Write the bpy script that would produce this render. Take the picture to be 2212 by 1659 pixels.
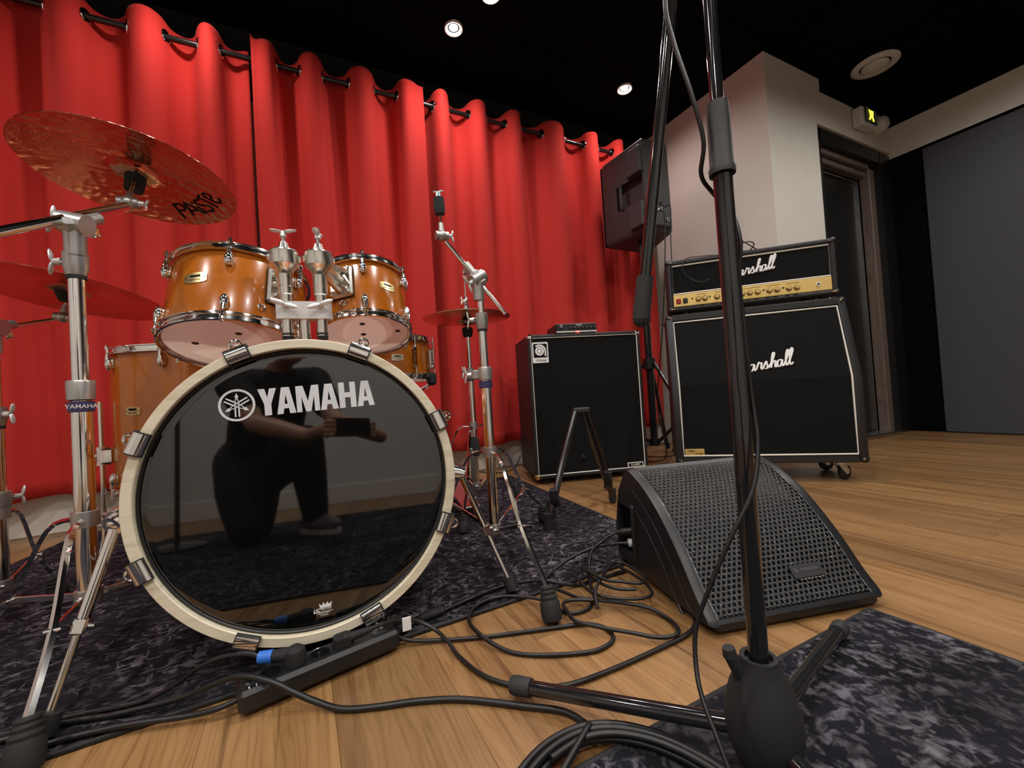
import bpy, bmesh, math, random
import numpy as np
from mathutils import Vector, Matrix
random.seed(7)
SC = bpy.context.scene
for o in list(bpy.data.objects):
    bpy.data.objects.remove(o, do_unlink=True)
PI = math.pi
rad = math.radians
COL = SC.collection

# ------------------------------------------------------------------ camera
CAM_H = 0.48
f_px, pitch, roll, yaw = 912.0, rad(1.31), rad(-3.57), rad(27.0)
fw = Vector((math.sin(yaw)*math.cos(pitch), math.cos(yaw)*math.cos(pitch), math.sin(pitch)))
r0 = Vector((math.cos(yaw), -math.sin(yaw), 0)); u0 = r0.cross(fw)
rt = math.cos(roll)*r0 + math.sin(roll)*u0
up = -math.sin(roll)*r0 + math.cos(roll)*u0
cd = bpy.data.cameras.new('camera'); cam = bpy.data.objects.new('camera', cd); COL.objects.link(cam)
cd.sensor_fit = 'HORIZONTAL'; cd.sensor_width = 36.0; cd.lens = f_px*36.0/2212.0
cd.clip_start = 0.01; cd.clip_end = 60
cam.matrix_world = Matrix(((rt.x, up.x, -fw.x, 0), (rt.y, up.y, -fw.y, 0), (rt.z, up.z, -fw.z, CAM_H), (0, 0, 0, 1)))
SC.camera = cam

# ------------------------------------------------------------------ view, world
SC.view_settings.view_transform = 'Standard'; SC.view_settings.look = 'None'
SC.view_settings.gamma = 1.0; SC.view_settings.use_curve_mapping = False
SC.view_settings.exposure = 1.15
w = bpy.data.worlds.new('world'); SC.world = w; w.use_nodes = True
w.node_tree.nodes['Background'].inputs[0].default_value = (1, .93, .86, 1)
w.node_tree.nodes['Background'].inputs[1].default_value = 0.0      # closed room: no sky

# ------------------------------------------------------------------ ceiling lamps (the room's recessed spots): position, colour, watts
CEIL = 2.50
PINK = (1.0, .80, .76); WARM = (1.0, .955, .90); COOL = (.93, .96, 1.0)
LAMPS = []
for lx in (-1.59, -.37, .853, 2.071):
    LAMPS.append((lx, 2.11, PINK, 10))
LAMPS.append((.96, 1.85, COOL, 10))
for lx in (-1.59, -.37, .853, 2.071, 3.29):
    LAMPS.append((lx, .55, WARM, 24))
for lx in (-1.59, -.37, .853):
    LAMPS.append((lx, -1.05, WARM, 36))
for i, (lx, ly, lc, lw) in enumerate(LAMPS):
    IN_VIEW = ly > 1.8 and lx > 0          # the two pink spots by the curtain and the cool one at the top edge of the photograph
    nm_ = 'ceiling_spot_light' if IN_VIEW else 'ceiling_spot_light_offscreen'
    L = bpy.data.lights.new(nm_, 'SPOT'); L.energy = lw; L.color = lc
    L.spot_size = rad(164); L.spot_blend = .85; L.shadow_soft_size = .035
    lo = bpy.data.objects.new(nm_, L); COL.objects.link(lo)
    lo.location = (lx, ly, CEIL - .016)

# ------------------------------------------------------------------ materials
MATS = {}
def nt(name):
    m = bpy.data.materials.new(name); m.use_nodes = True
    return m, m.node_tree, m.node_tree.nodes['Principled BSDF']
def N(t, ty, **kw):
    n = t.nodes.new(ty)
    for k, v in kw.items():
        if k.startswith('i_'): n.inputs[k[2:].replace('_', ' ')].default_value = v
        else: setattr(n, k, v)
    return n
def c4(c): return (c[0], c[1], c[2], 1)
def mat(name, col, rough=.5, metal=0, bump=None, coat=0, emit=None, es=1, sheen=0, spec=None, var=0, ior=None):
    if name in MATS: return MATS[name]
    m, t, b = nt(name)
    b.inputs['Base Color'].default_value = c4(col); b.inputs['Roughness'].default_value = rough
    b.inputs['Metallic'].default_value = metal
    if coat: b.inputs['Coat Weight'].default_value = coat; b.inputs['Coat Roughness'].default_value = .06
    if spec is not None: b.inputs['Specular IOR Level'].default_value = spec
    if ior: b.inputs['IOR'].default_value = ior
    if sheen: b.inputs['Sheen Weight'].default_value = sheen; b.inputs['Sheen Roughness'].default_value = .5
    if emit: b.inputs['Emission Color'].default_value = c4(emit); b.inputs['Emission Strength'].default_value = es
    tc = N(t, 'ShaderNodeTexCoord')
    if bump:
        n = N(t, 'ShaderNodeTexNoise'); n.inputs['Scale'].default_value = bump[0]; n.inputs['Detail'].default_value = 3
        t.links.new(tc.outputs['Object'], n.inputs['Vector'])
        bp = N(t, 'ShaderNodeBump'); bp.inputs['Strength'].default_value = bump[1]; bp.inputs['Distance'].default_value = .002
        t.links.new(n.outputs['Fac'], bp.inputs['Height']); t.links.new(bp.outputs['Normal'], b.inputs['Normal'])
    if var:
        n2 = N(t, 'ShaderNodeTexNoise'); n2.inputs['Scale'].default_value = 9; n2.inputs['Detail'].default_value = 4
        t.links.new(tc.outputs['Object'], n2.inputs['Vector'])
        cr = N(t, 'ShaderNodeValToRGB')
        cr.color_ramp.elements[0].color = c4([x*(1-var) for x in col]); cr.color_ramp.elements[0].position = .3
        cr.color_ramp.elements[1].color = c4([min(1, x*(1+var)) for x in col]); cr.color_ramp.elements[1].position = .7
        t.links.new(n2.outputs['Fac'], cr.inputs['Fac']); t.links.new(cr.outputs['Color'], b.inputs['Base Color'])
    MATS[name] = m
    return m
def ramp(t, els):
    cr = N(t, 'ShaderNodeValToRGB'); e = cr.color_ramp.elements
    while len(e) > 1: e.remove(e[-1])
    e[0].position = els[0][0]; e[0].color = c4(els[0][1])
    for p, c in els[1:]:
        x = e.new(p); x.color = c4(c)
    return cr
def math_(t, op, a, b=None):
    n = N(t, 'ShaderNodeMath', operation=op)
    for i, v in enumerate((a, b)):
        if v is None: continue
        if isinstance(v, (int, float)): n.inputs[i].default_value = v
        else: t.links.new(v, n.inputs[i])
    return n.outputs[0]

def wood_mat(name, cols, scale=(28, 1.6, 28), rough=.35, coat=.0, perobj=True, var=(.72, 1.12), axis_noise=1.2, pore=.8, rings=False):
    m, t, b = nt(name)
    tc = N(t, 'ShaderNodeTexCoord'); oi = N(t, 'ShaderNodeObjectInfo')
    add = N(t, 'ShaderNodeVectorMath', operation='ADD'); mul = N(t, 'ShaderNodeVectorMath', operation='SCALE')
    mul.inputs[0].default_value = (13.7, 7.3, 3.1)
    t.links.new(oi.outputs['Random'], mul.inputs['Scale'])
    t.links.new(tc.outputs['Object'], add.inputs[0])
    if perobj: t.links.new(mul.outputs[0], add.inputs[1])
    mp = N(t, 'ShaderNodeMapping'); mp.inputs['Scale'].default_value = scale
    t.links.new(add.outputs[0], mp.inputs['Vector'])
    n1 = N(t, 'ShaderNodeTexNoise'); n1.inputs['Scale'].default_value = axis_noise; n1.inputs['Detail'].default_value = 7
    n1.inputs['Roughness'].default_value = .6; n1.inputs['Distortion'].default_value = 1.1
    t.links.new(mp.outputs[0], n1.inputs['Vector'])
    cr = ramp(t, [(.30, cols[0]), (.46, cols[1]), (.58, cols[2]), (.75, cols[1])])
    t.links.new(n1.outputs['Fac'], cr.inputs['Fac'])
    # thin dark pore streaks
    mp2 = N(t, 'ShaderNodeMapping'); mp2.inputs['Scale'].default_value = (scale[0]*3.2, scale[1]*1.3, scale[2]*3.2)
    t.links.new(add.outputs[0], mp2.inputs['Vector'])
    n2 = N(t, 'ShaderNodeTexNoise'); n2.inputs['Scale'].default_value = 1.0; n2.inputs['Detail'].default_value = 3; n2.inputs['Distortion'].default_value = .6
    t.links.new(mp2.outputs[0], n2.inputs['Vector'])
    c2 = ramp(t, [(.28, (.45, .40, .36)), (.40, (1, 1, 1))])
    t.links.new(n2.outputs['Fac'], c2.inputs['Fac'])
    mx = N(t, 'ShaderNodeMix', data_type='RGBA', blend_type='MULTIPLY'); mx.inputs['Factor'].default_value = pore
    t.links.new(cr.outputs['Color'], mx.inputs['A']); t.links.new(c2.outputs['Color'], mx.inputs['B'])
    out = mx.outputs['Result']
    if rings:                                # fine cathedral figure
        mp3 = N(t, 'ShaderNodeMapping'); mp3.inputs['Scale'].default_value = (1, .085, 1); t.links.new(add.outputs[0], mp3.inputs['Vector'])
        wv = N(t, 'ShaderNodeTexWave', wave_type='BANDS', bands_direction='X'); wv.inputs['Scale'].default_value = 26; wv.inputs['Distortion'].default_value = 22
        wv.inputs['Detail'].default_value = 3; wv.inputs['Detail Scale'].default_value = .9; t.links.new(mp3.outputs[0], wv.inputs['Vector'])
        cw = ramp(t, [(.0, (.60, .50, .40)), (.22, (.95, .93, .91)), (1, (1, 1, 1))]); t.links.new(wv.outputs['Fac'], cw.inputs['Fac'])
        m3 = N(t, 'ShaderNodeMix', data_type='RGBA', blend_type='MULTIPLY'); m3.inputs['Factor'].default_value = .42
        t.links.new(out, m3.inputs['A']); t.links.new(cw.outputs['Color'], m3.inputs['B']); out = m3.outputs['Result']
    if perobj:
        mr = N(t, 'ShaderNodeMapRange'); mr.inputs['To Min'].default_value = var[0]; mr.inputs['To Max'].default_value = var[1]
        t.links.new(oi.outputs['Random'], mr.inputs['Value'])
        hs = N(t, 'ShaderNodeHueSaturation'); t.links.new(mr.outputs[0], hs.inputs['Value']); t.links.new(out, hs.inputs['Color'])
        out = hs.outputs['Color']
    t.links.new(out, b.inputs['Base Color'])
    b.inputs['Roughness'].default_value = rough
    if coat: b.inputs['Coat Weight'].default_value = coat; b.inputs['Coat Roughness'].default_value = .05
    bp = N(t, 'ShaderNodeBump'); bp.inputs['Strength'].default_value = .12; bp.inputs['Distance'].default_value = .001
    t.links.new(n2.outputs['Fac'], bp.inputs['Height']); t.links.new(bp.outputs['Normal'], b.inputs['Normal'])
    MATS[name] = m; return m

def rug_mat(name, kind):
    m, t, b = nt(name); tc = N(t, 'ShaderNodeTexCoord')
    base = ramp(t, [(.3, (.005, .005, .007)), (.55, (.013, .0125, .017)), (.75, (.008, .008, .011))])
    nb = N(t, 'ShaderNodeTexNoise'); nb.inputs['Scale'].default_value = 9; nb.inputs['Detail'].default_value = 6
    t.links.new(tc.outputs['Object'], nb.inputs['Vector']); t.links.new(nb.outputs['Fac'], base.inputs['Fac'])
    # pale worn scrolls: contour lines of a warped noise, broken up by wear masks
    n1 = N(t, 'ShaderNodeTexNoise'); n1.inputs['Scale'].default_value = 21 if kind == 1 else 19
    n1.inputs['Detail'].default_value = 1.5 if kind == 1 else 4; n1.inputs['Distortion'].default_value = 1.6 if kind == 1 else .8
    t.links.new(tc.outputs['Object'], n1.inputs['Vector'])
    d = math_(t, 'ABSOLUTE', math_(t, 'SUBTRACT', n1.outputs['Fac'], .5))
    lw = .06 if kind == 1 else .07
    line = N(t, 'ShaderNodeMapRange'); line.inputs['From Min'].default_value = lw; line.inputs['From Max'].default_value = lw*.25
    t.links.new(d, line.inputs['Value'])
    n3 = N(t, 'ShaderNodeTexNoise'); n3.inputs['Scale'].default_value = 34 if kind == 1 else 50; n3.inputs['Detail'].default_value = 3
    t.links.new(tc.outputs['Object'], n3.inputs['Vector'])
    wear = N(t, 'ShaderNodeMapRange'); wear.inputs['From Min'].default_value = .42; wear.inputs['From Max'].default_value = .62
    t.links.new(n3.outputs['Fac'], wear.inputs['Value'])
    n4 = N(t, 'ShaderNodeTexNoise'); n4.inputs['Scale'].default_value = 4; n4.inputs['Detail'].default_value = 2
    t.links.new(tc.outputs['Object'], n4.inputs['Vector'])
    big = N(t, 'ShaderNodeMapRange'); big.inputs['From Min'].default_value = .38; big.inputs['From Max'].default_value = .6; big.inputs['To Min'].default_value = .3
    t.links.new(n4.outputs['Fac'], big.inputs['Value'])
    fac = math_(t, 'MULTIPLY', math_(t, 'MULTIPLY', line.outputs[0], wear.outputs[0]), big.outputs[0])
    # crosswise thread speckle
    mp = N(t, 'ShaderNodeMapping'); mp.inputs['Scale'].default_value = (.9, 1.7, 1) if kind == 1 else (1.5, .9, 1)
    t.links.new(tc.outputs['Object'], mp.inputs['Vector'])
    n5 = N(t, 'ShaderNodeTexNoise'); n5.inputs['Scale'].default_value = 52 if kind == 1 else 62; n5.inputs['Detail'].default_value = 4
    t.links.new(mp.outputs[0], n5.inputs['Vector'])
    sp = N(t, 'ShaderNodeMapRange'); sp.inputs['From Min'].default_value = .54; sp.inputs['From Max'].default_value = .68
    sp.inputs['To Max'].default_value = .55 if kind == 1 else .7
    t.links.new(n5.outputs['Fac'], sp.inputs['Value'])
    fac2 = math_(t, 'MULTIPLY', sp.outputs[0], big.outputs[0])
    fac = math_(t, 'MAXIMUM', fac, fac2)
    mx = N(t, 'ShaderNodeMix', data_type='RGBA'); t.links.new(fac, mx.inputs['Factor'])
    t.links.new(base.outputs['Color'], mx.inputs['A'])
    mx.inputs['B'].default_value = (.165, .14, .16, 1) if kind == 1 else (.155, .147, .172, 1)
    t.links.new(mx.outputs['Result'], b.inputs['Base Color']); b.inputs['Roughness'].default_value = .95
    b.inputs['Specular IOR Level'].default_value = .1
    bp = N(t, 'ShaderNodeBump'); bp.inputs['Strength'].default_value = .5; bp.inputs['Distance'].default_value = .002
    nf = N(t, 'ShaderNodeTexNoise'); nf.inputs['Scale'].default_value = 420
    t.links.new(tc.outputs['Object'], nf.inputs['Vector'])
    t.links.new(nf.outputs['Fac'], bp.inputs['Height']); t.links.new(bp.outputs['Normal'], b.inputs['Normal'])
    MATS[name] = m; return m

def cymbal_mat(name, col, hammer=.5):
    m, t, b = nt(name); tc = N(t, 'ShaderNodeTexCoord')
    b.inputs['Base Color'].default_value = c4(col); b.inputs['Metallic'].default_value = 1; b.inputs['Roughness'].default_value = .16
    v = N(t, 'ShaderNodeTexVoronoi', feature='SMOOTH_F1'); v.inputs['Scale'].default_value = 62
    v.inputs['Smoothness'].default_value = .8
    t.links.new(tc.outputs['Object'], v.inputs['Vector'])
    # fine lathe grooves: rings about the local axis
    sx = N(t, 'ShaderNodeSeparateXYZ'); t.links.new(tc.outputs['Object'], sx.inputs[0])
    rr = math_(t, 'SQRT', math_(t, 'ADD', math_(t, 'MULTIPLY', sx.outputs[0], sx.outputs[0]), math_(t, 'MULTIPLY', sx.outputs[1], sx.outputs[1])))
    gr = math_(t, 'SINE', math_(t, 'MULTIPLY', rr, 2600))
    h = math_(t, 'ADD', math_(t, 'MULTIPLY', v.outputs['Distance'], hammer), math_(t, 'MULTIPLY', gr, .012))
    bp = N(t, 'ShaderNodeBump'); bp.inputs['Strength'].default_value = 1.0; bp.inputs['Distance'].default_value = .004
    t.links.new(h, bp.inputs['Height']); t.links.new(bp.outputs['Normal'], b.inputs['Normal'])
    MATS[name] = m; return m

wood_mat('plank_wood', [(.185, .090, .031), (.275, .146, .054), (.330, .184, .076)], scale=(15, .95, 15), rough=.38, var=(.76, 1.10), axis_noise=1.2, rings=True)
wood_mat('hoop_maple', [(.58, .49, .34), (.70, .62, .46), (.76, .69, .54)], scale=(3, 3, 40), rough=.35, perobj=False, pore=.25)
wood_mat('shell_amber', [(.37, .098, .004), (.41, .112, .005), (.44, .122, .006)], scale=(4, 4, 9), rough=.22, coat=.7, perobj=False, pore=.10)
wood_mat('door_wood', [(.11, .082, .066), (.15, .115, .092), (.17, .13, .105)], scale=(40, 40, 2), rough=.5, perobj=False)
rug_mat('rug_scroll', 1); rug_mat('rug_worn', 2)
cymbal_mat('bronze_hammered', (.62, .41, .26), .40)
cymbal_mat('bronze_red', (.62, .36, .24), .06)
cymbal_mat('bronze_plain', (.72, .50, .33), .08)
mat('chrome', (.88, .87, .85), .09, 1)
mat('steel', (.62, .61, .59), .28, 1)
mat('cast_grey', (.72, .72, .72), .36, .6)
mat('nickel', (.80, .78, .72), .2, 1)
mat('brass_plate', (.72, .58, .28), .3, 1, bump=(90, .05))
mat('pale_plate', (.80, .74, .56), .35, .7)
mat('rubber', (.011, .011, .012), .75, bump=(240, .1))
mat('rubber_grey', (.022, .0225, .024), .6)
mat('black_paint', (.012, .012, .013), .22, 0, coat=.3)
mat('black_tube', (.010, .010, .011), .12, 0, coat=.6)
mat('black_plastic', (.010, .010, .011), .42, bump=(300, .15))
mat('speaker_plastic', (.040, .036, .037), .5, bump=(400, .2))
mat('black_tolex', (.014, .0145, .016), .48, bump=(260, .5))
mat('grille_cloth', (.0105, .011, .0112), .95, bump=(700, .4), spec=.08)
mat('piping_white', (.80, .78, .70), .5)
mat('logo_white', (.86, .86, .84), .4)
mat('logo_silver', (.80, .82, .86), .28, .25)
mat('gold_panel', (.85, .62, .22), .33, .65)
mat('knob_gold', (.75, .56, .25), .25, .8)
mat('panel_black', (.012, .012, .012), .35)
mat('drum_head_black', (.003, .003, .003), .03, 0, ior=1.95)
mat('head_dot', (.06, .035, .03), .5)
mat('felt', (.02, .022, .022), .95, bump=(300, .4))
mat('wall_white', (.66, .63, .57), .85, bump=(120, .08), var=.02)
mat('wall_grey', (.62, .62, .59), .85, bump=(120, .08))
mat('wall_black', (.003, .003, .0034), .9, spec=.05)
mat('panel_charcoal', (.060, .061, .070), .8, bump=(500, .3))
mat('baseboard_paint', (.70, .68, .62), .45)
mat('ceiling_black', (.0022, .0023, .0025), .95, spec=.05)
mat('ceiling_grid', (.005, .005, .0055), .9, spec=.05)
mat('fixture_white', (.66, .64, .60), .5)
mat('lamp_glass', (1, 1, 1), .3, emit=(1, .86, .80), es=30)
mat('lamp_glass_cool', (1, 1, 1), .3, emit=(.9, .95, 1), es=30)
mat('exit_green', (.010, .030, .020), .4)
mat('exit_yellow', (.9, .75, .05), .4, emit=(1, .80, .05), es=1.2)
mat('led_red', (.8, .02, .02), .4, emit=(1, .05, .04), es=4)
mat('led_green', (.1, .6, .2), .4, emit=(.1, .9, .3), es=.5)
mat('switch_red', (.30, .012, .012), .35)
mat('cable', (.006, .006, .0065), .42)
mat('cast_dark', (.46, .45, .44), .34, .85)
mat('monitor_grille', (.030, .031, .033), .30, coat=.3)
mat('wall_upper_black', (.006, .006, .006), .9)
mat('tag_white', (.85, .85, .84), .6)
mat('tape_blue', (.03, .16, .62), .5)
mat('memory_blue', (.035, .03, .10), .4)
mat('ink_black', (.003, .003, .003), .7, spec=.2)
mat('plate_dim', (.05, .05, .052), .5)
mat('skin', (.50, .27, .18), .5)
mat('cloth_black', (.010, .010, .011), .9, bump=(60, .3))
mat('cloth_dark', (.016, .017, .021), .9, bump=(60, .3))
mat('hair_dark', (.02, .013, .009), .7, bump=(120, .6))
mat('shoe_grey', (.20, .20, .20), .6)
mat('shoe_sole', (.6, .6, .58), .6)
mat('phone_body', (.02, .02, .022), .2)

# translucent drum heads: light falls through the top head and the shell onto the bottom head
for nm_, c_, tr in (('head_film', (.97, .82, .70), .80), ('head_white', (.96, .95, .93), .82)):
    m, t, b = nt(nm_); out = t.nodes['Material Output']
    b.inputs['Base Color'].default_value = c4(c_); b.inputs['Roughness'].default_value = .35
    tl_ = N(t, 'ShaderNodeBsdfTranslucent'); tl_.inputs['Color'].default_value = c4(c_)
    tcx = N(t, 'ShaderNodeTexCoord'); nz_ = N(t, 'ShaderNodeTexNoise'); nz_.inputs['Scale'].default_value = 7
    t.links.new(tcx.outputs['Object'], nz_.inputs['Vector']); mr_ = N(t, 'ShaderNodeMapRange'); mr_.inputs['To Min'].default_value = tr-.06; mr_.inputs['To Max'].default_value = tr+.06
    t.links.new(nz_.outputs['Fac'], mr_.inputs['Value'])
    ms = N(t, 'ShaderNodeMixShader'); t.links.new(mr_.outputs[0], ms.inputs[0]); t.links.new(b.outputs[0], ms.inputs[1]); t.links.new(tl_.outputs[0], ms.inputs[2]); t.links.new(ms.outputs[0], out.inputs['Surface'])
    MATS[nm_] = m

m, t, b = nt('head_clear'); out = t.nodes['Material Output']; b.inputs['Base Color'].default_value = (.9, .89, .87, 1); b.inputs['Roughness'].default_value = .25
tp_ = N(t, 'ShaderNodeBsdfTransparent'); tp_.inputs['Color'].default_value = (.97, .96, .94, 1); ms = N(t, 'ShaderNodeMixShader'); ms.inputs[0].default_value = .86
t.links.new(b.outputs[0], ms.inputs[1]); t.links.new(tp_.outputs[0], ms.inputs[2]); t.links.new(ms.outputs[0], out.inputs['Surface']); MATS['head_clear'] = m

# curtain cloth
m, t, b = nt('curtain_red'); tc = N(t, 'ShaderNodeTexCoord')
n1 = N(t, 'ShaderNodeTexNoise'); n1.inputs['Scale'].default_value = 260; n1.inputs['Detail'].default_value = 2
t.links.new(tc.outputs['Object'], n1.inputs['Vector'])
b.inputs['Base Color'].default_value = (.55, .037, .030, 1); b.inputs['Roughness'].default_value = .85
b.inputs['Sheen Weight'].default_value = .06; b.inputs['Sheen Tint'].default_value = (1, .35, .3, 1); b.inputs['Specular IOR Level'].default_value = .15
bp = N(t, 'ShaderNodeBump'); bp.inputs['Strength'].default_value = .25; bp.inputs['Distance'].default_value = .002
t.links.new(n1.outputs['Fac'], bp.inputs['Height']); t.links.new(bp.outputs['Normal'], b.inputs['Normal'])
MATS['curtain_red'] = m

# ------------------------------------------------------------------ mesh helpers
def V(*a): return Vector(a if len(a) > 1 else a[0])
def frame(o, z, x=None):
    """matrix with local z along z, x as near as can be to the hint"""
    z = Vector(z).normalized(); h = Vector(x) if x is not None else (Vector((1, 0, 0)) if abs(z.x) < .9 else Vector((0, 1, 0)))
    x = (h - z*h.dot(z)).normalized(); y = z.cross(x)
    return Matrix(((x.x, y.x, z.x, o[0]), (x.y, y.y, z.y, o[1]), (x.z, y.z, z.z, o[2]), (0, 0, 0, 1)))
def spline(pts, res=8, closed=False):
    P = [Vector(p) for p in pts]; n = len(P); out = []
    rng = range(n) if closed else range(n-1)
    for i in rng:
        if closed: a, b_, c, d = P[i-1], P[i], P[(i+1) % n], P[(i+2) % n]
        else: a, b_, c, d = P[max(i-1, 0)], P[i], P[i+1], P[min(i+2, n-1)]
        for k in range(res):
            u = k/res; u2 = u*u; u3 = u2*u
            out.append(.5*((2*b_) + (c-a)*u + (2*a-5*b_+4*c-d)*u2 + (3*b_-a-3*c+d)*u3))
    if not closed: out.append(P[-1])
    return out
class MB:
    def __init__(s): s.v = []; s.f = []
    def add(s, vs, fs, M=None):
        o = len(s.v)
        s.v += [M @ Vector(p) if M else Vector(p) for p in vs]
        s.f += [tuple(i+o for i in f) for f in fs]; return s
    def box(s, c, sz, M=None, bev=0):
        c = Vector(c); h = [x/2 for x in sz]
        if not bev:
            vs = [c+Vector((sx*h[0], sy*h[1], sz_*h[2])) for sx in (-1, 1) for sy in (-1, 1) for sz_ in (-1, 1)]
            return s.add(vs, [(0, 1, 3, 2), (4, 6, 7, 5), (0, 4, 5, 1), (2, 3, 7, 6), (0, 2, 6, 4), (1, 5, 7, 3)], M)
        b_ = min(bev, min(h)*.98); vs = []; idx = {}
        for sx in (-1, 1):
            for sy in (-1, 1):
                for sz_ in (-1, 1):
                    for k in range(3):
                        p = [h[0]-b_, h[1]-b_, h[2]-b_]; p[k] = h[k]
                        idx[(sx, sy, sz_, k)] = len(vs)
                        vs.append(c+Vector((sx*p[0], sy*p[1], sz_*p[2])))
        fs = []
        sg = (-1, 1)
        for a in sg:
            fs.append([idx[(a, y, z, 0)] for y, z in ((-1, -1), (1, -1), (1, 1), (-1, 1))])
            fs.append([idx[(x, a, z, 1)] for x, z in ((-1, -1), (1, -1), (1, 1), (-1, 1))])
            fs.append([idx[(x, y, a, 2)] for x, y in ((-1, -1), (1, -1), (1, 1), (-1, 1))])
            for b2 in sg:
                fs.append([idx[(a, b2, -1, 0)], idx[(a, b2, 1, 0)], idx[(a, b2, 1, 1)], idx[(a, b2, -1, 1)]])
                fs.append([idx[(a, -1, b2, 0)], idx[(a, 1, b2, 0)], idx[(a, 1, b2, 2)], idx[(a, -1, b2, 2)]])
                fs.append([idx[(-1, a, b2, 1)], idx[(1, a, b2, 1)], idx[(1, a, b2, 2)], idx[(-1, a, b2, 2)]])
                for d in sg: fs.append([idx[(a, b2, d, k)] for k in range(3)])
        return s.add(vs, fs, M)
    def cyl(s, p0, p1, r0, r1=None, n=16, M=None):
        r1 = r0 if r1 is None else r1; p0 = Vector(p0); p1 = Vector(p1)
        F = frame((0, 0, 0), p1-p0).to_3x3(); vs = []
        for p, r in ((p0, r0), (p1, r1)):
            vs += [p + F @ Vector((r*math.cos(2*PI*i/n), r*math.sin(2*PI*i/n), 0)) for i in range(n)]
        fs = [(i, (i+1) % n, n+(i+1) % n, n+i) for i in range(n)] + [tuple(range(n))[::-1], tuple(range(n, 2*n))]
        return s.add(vs, fs, M)
    def lathe(s, prof, M=None, n=48, closed=False):
        vs = []; rings = []
        for r, z in prof:
            if abs(r) < 1e-7: rings.append([len(vs)]*n); vs.append(Vector((0, 0, z)))
            else:
                rings.append(list(range(len(vs), len(vs)+n)))
                vs += [Vector((r*math.cos(2*PI*i/n), r*math.sin(2*PI*i/n), z)) for i in range(n)]
        fs = []; K = len(prof)
        for k in range(K if closed else K-1):
            A, B = rings[k], rings[(k+1) % K]
            for i in range(n):
                q = []
                for x in (A[i], A[(i+1) % n], B[(i+1) % n], B[i]):
                    if x not in q: q.append(x)
                if len(q) >= 3: fs.append(tuple(q))
        return s.add(vs, fs, M)
    def tube(s, pts, r, n=8, M=None, closed=False, caps=True, flat=None):
        P = [Vector(p) for p in pts]; K = len(P)
        T = []
        for i in range(K):
            a = P[(i-1) % K] if closed else P[max(i-1, 0)]; b_ = P[(i+1) % K] if closed else P[min(i+1, K-1)]
            d = b_-a; T.append(d.normalized() if d.length > 1e-9 else Vector((0, 0, 1)))
        h = Vector((0, 0, 1)) if abs(T[0].z) < .9 else Vector((1, 0, 0))
        x = (h - T[0]*h.dot(T[0])).normalized(); vs = []
        for i in range(K):
            x = (x - T[i]*x.dot(T[i]));
            x = x.normalized() if x.length > 1e-6 else frame((0, 0, 0), T[i]).to_3x3().col[0]
            y = T[i].cross(x); rr = r[i] if isinstance(r, (list, tuple)) else r
            fx = flat if flat else 1
            vs += [P[i] + rr*(fx*math.cos(2*PI*k/n)*x + math.sin(2*PI*k/n)*y) for k in range(n)]
        fs = []
        for i in range(K if closed else K-1):
            a = i*n; b_ = ((i+1) % K)*n
            fs += [(a+k, a+(k+1) % n, b_+(k+1) % n, b_+k) for k in range(n)]
        if caps and not closed: fs += [tuple(range(n))[::-1], tuple(range((K-1)*n, K*n))]
        return s.add(vs, fs, M)
    def bar(s, p0, p1, w_, t_, side=(0, 0, 1)):
        """flat strip: w_ across the side hint, t_ the other way"""
        p0 = Vector(p0); p1 = Vector(p1); L = (p1-p0).length
        return s.box((0, 0, L/2), (w_, t_, L), frame(p0, p1-p0, side), bev=min(w_, t_)*.2)
    def prism(s, poly, z0, z1, M=None):
        n = len(poly); vs = [(x, y, z0) for x, y in poly] + [(x, y, z1) for x, y in poly]
        fs = [tuple(range(n))[::-1], tuple(range(n, 2*n))] + [(i, (i+1) % n, n+(i+1) % n, n+i) for i in range(n)]
        return s.add(vs, fs, M)
    def ball(s, c, r, M=None, n=14, m_=9):
        c = Vector(c); r = (r, r, r) if isinstance(r, (int, float)) else r
        vs = [c+Vector((0, 0, r[2]))]; fs = []
        for j in range(1, m_):
            th = PI*j/m_
            vs += [c+Vector((r[0]*math.sin(th)*math.cos(2*PI*i/n), r[1]*math.sin(th)*math.sin(2*PI*i/n), r[2]*math.cos(th))) for i in range(n)]
        vs.append(c-Vector((0, 0, r[2]))); e = len(vs)-1
        for i in range(n):
            fs.append((0, 1+i, 1+(i+1) % n)); fs.append((e, 1+(m_-2)*n+(i+1) % n, 1+(m_-2)*n+i))
            for j in range(m_-2): fs.append((1+j*n+i, 1+(j+1)*n+i, 1+(j+1)*n+(i+1) % n, 1+j*n+(i+1) % n))
        return s.add(vs, fs, M)
    def mesh(s, name, material, sharp=35, off=None):
        me = bpy.data.meshes.new(name)
        me.from_pydata([(p - off if off else p)[:] for p in s.v], [], s.f)
        bm = bmesh.new(); bm.from_mesh(me); bmesh.ops.recalc_face_normals(bm, faces=bm.faces); bm.to_mesh(me); bm.free()
        me.shade_smooth(); me.set_sharp_from_angle(angle=rad(sharp))
        me.materials.append(MATS[material]); return me
    def build(s, name, material, parent=None, sharp=35, label=None, kind=None):
        off = Vector(BASE[parent.name]) if parent else Vector((0, 0, 0))
        ob = bpy.data.objects.new(name, s.mesh(name, material, sharp, off))
        COL.objects.link(ob); ob.parent = parent
        if parent: BASE[ob.name] = BASE[parent.name]
        else: BASE[ob.name] = (0, 0, 0)
        if label: ob['label'] = label
        if kind: ob['kind'] = kind
        return ob
BASE = {}
def thing(name, loc, label, cat, group=None):
    e = bpy.data.objects.new(name, None); COL.objects.link(e); e.location = loc; e.empty_display_size = .05
    BASE[e.name] = tuple(loc); e['label'] = label; e['category'] = cat
    if group: e['group'] = group
    return e
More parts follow.
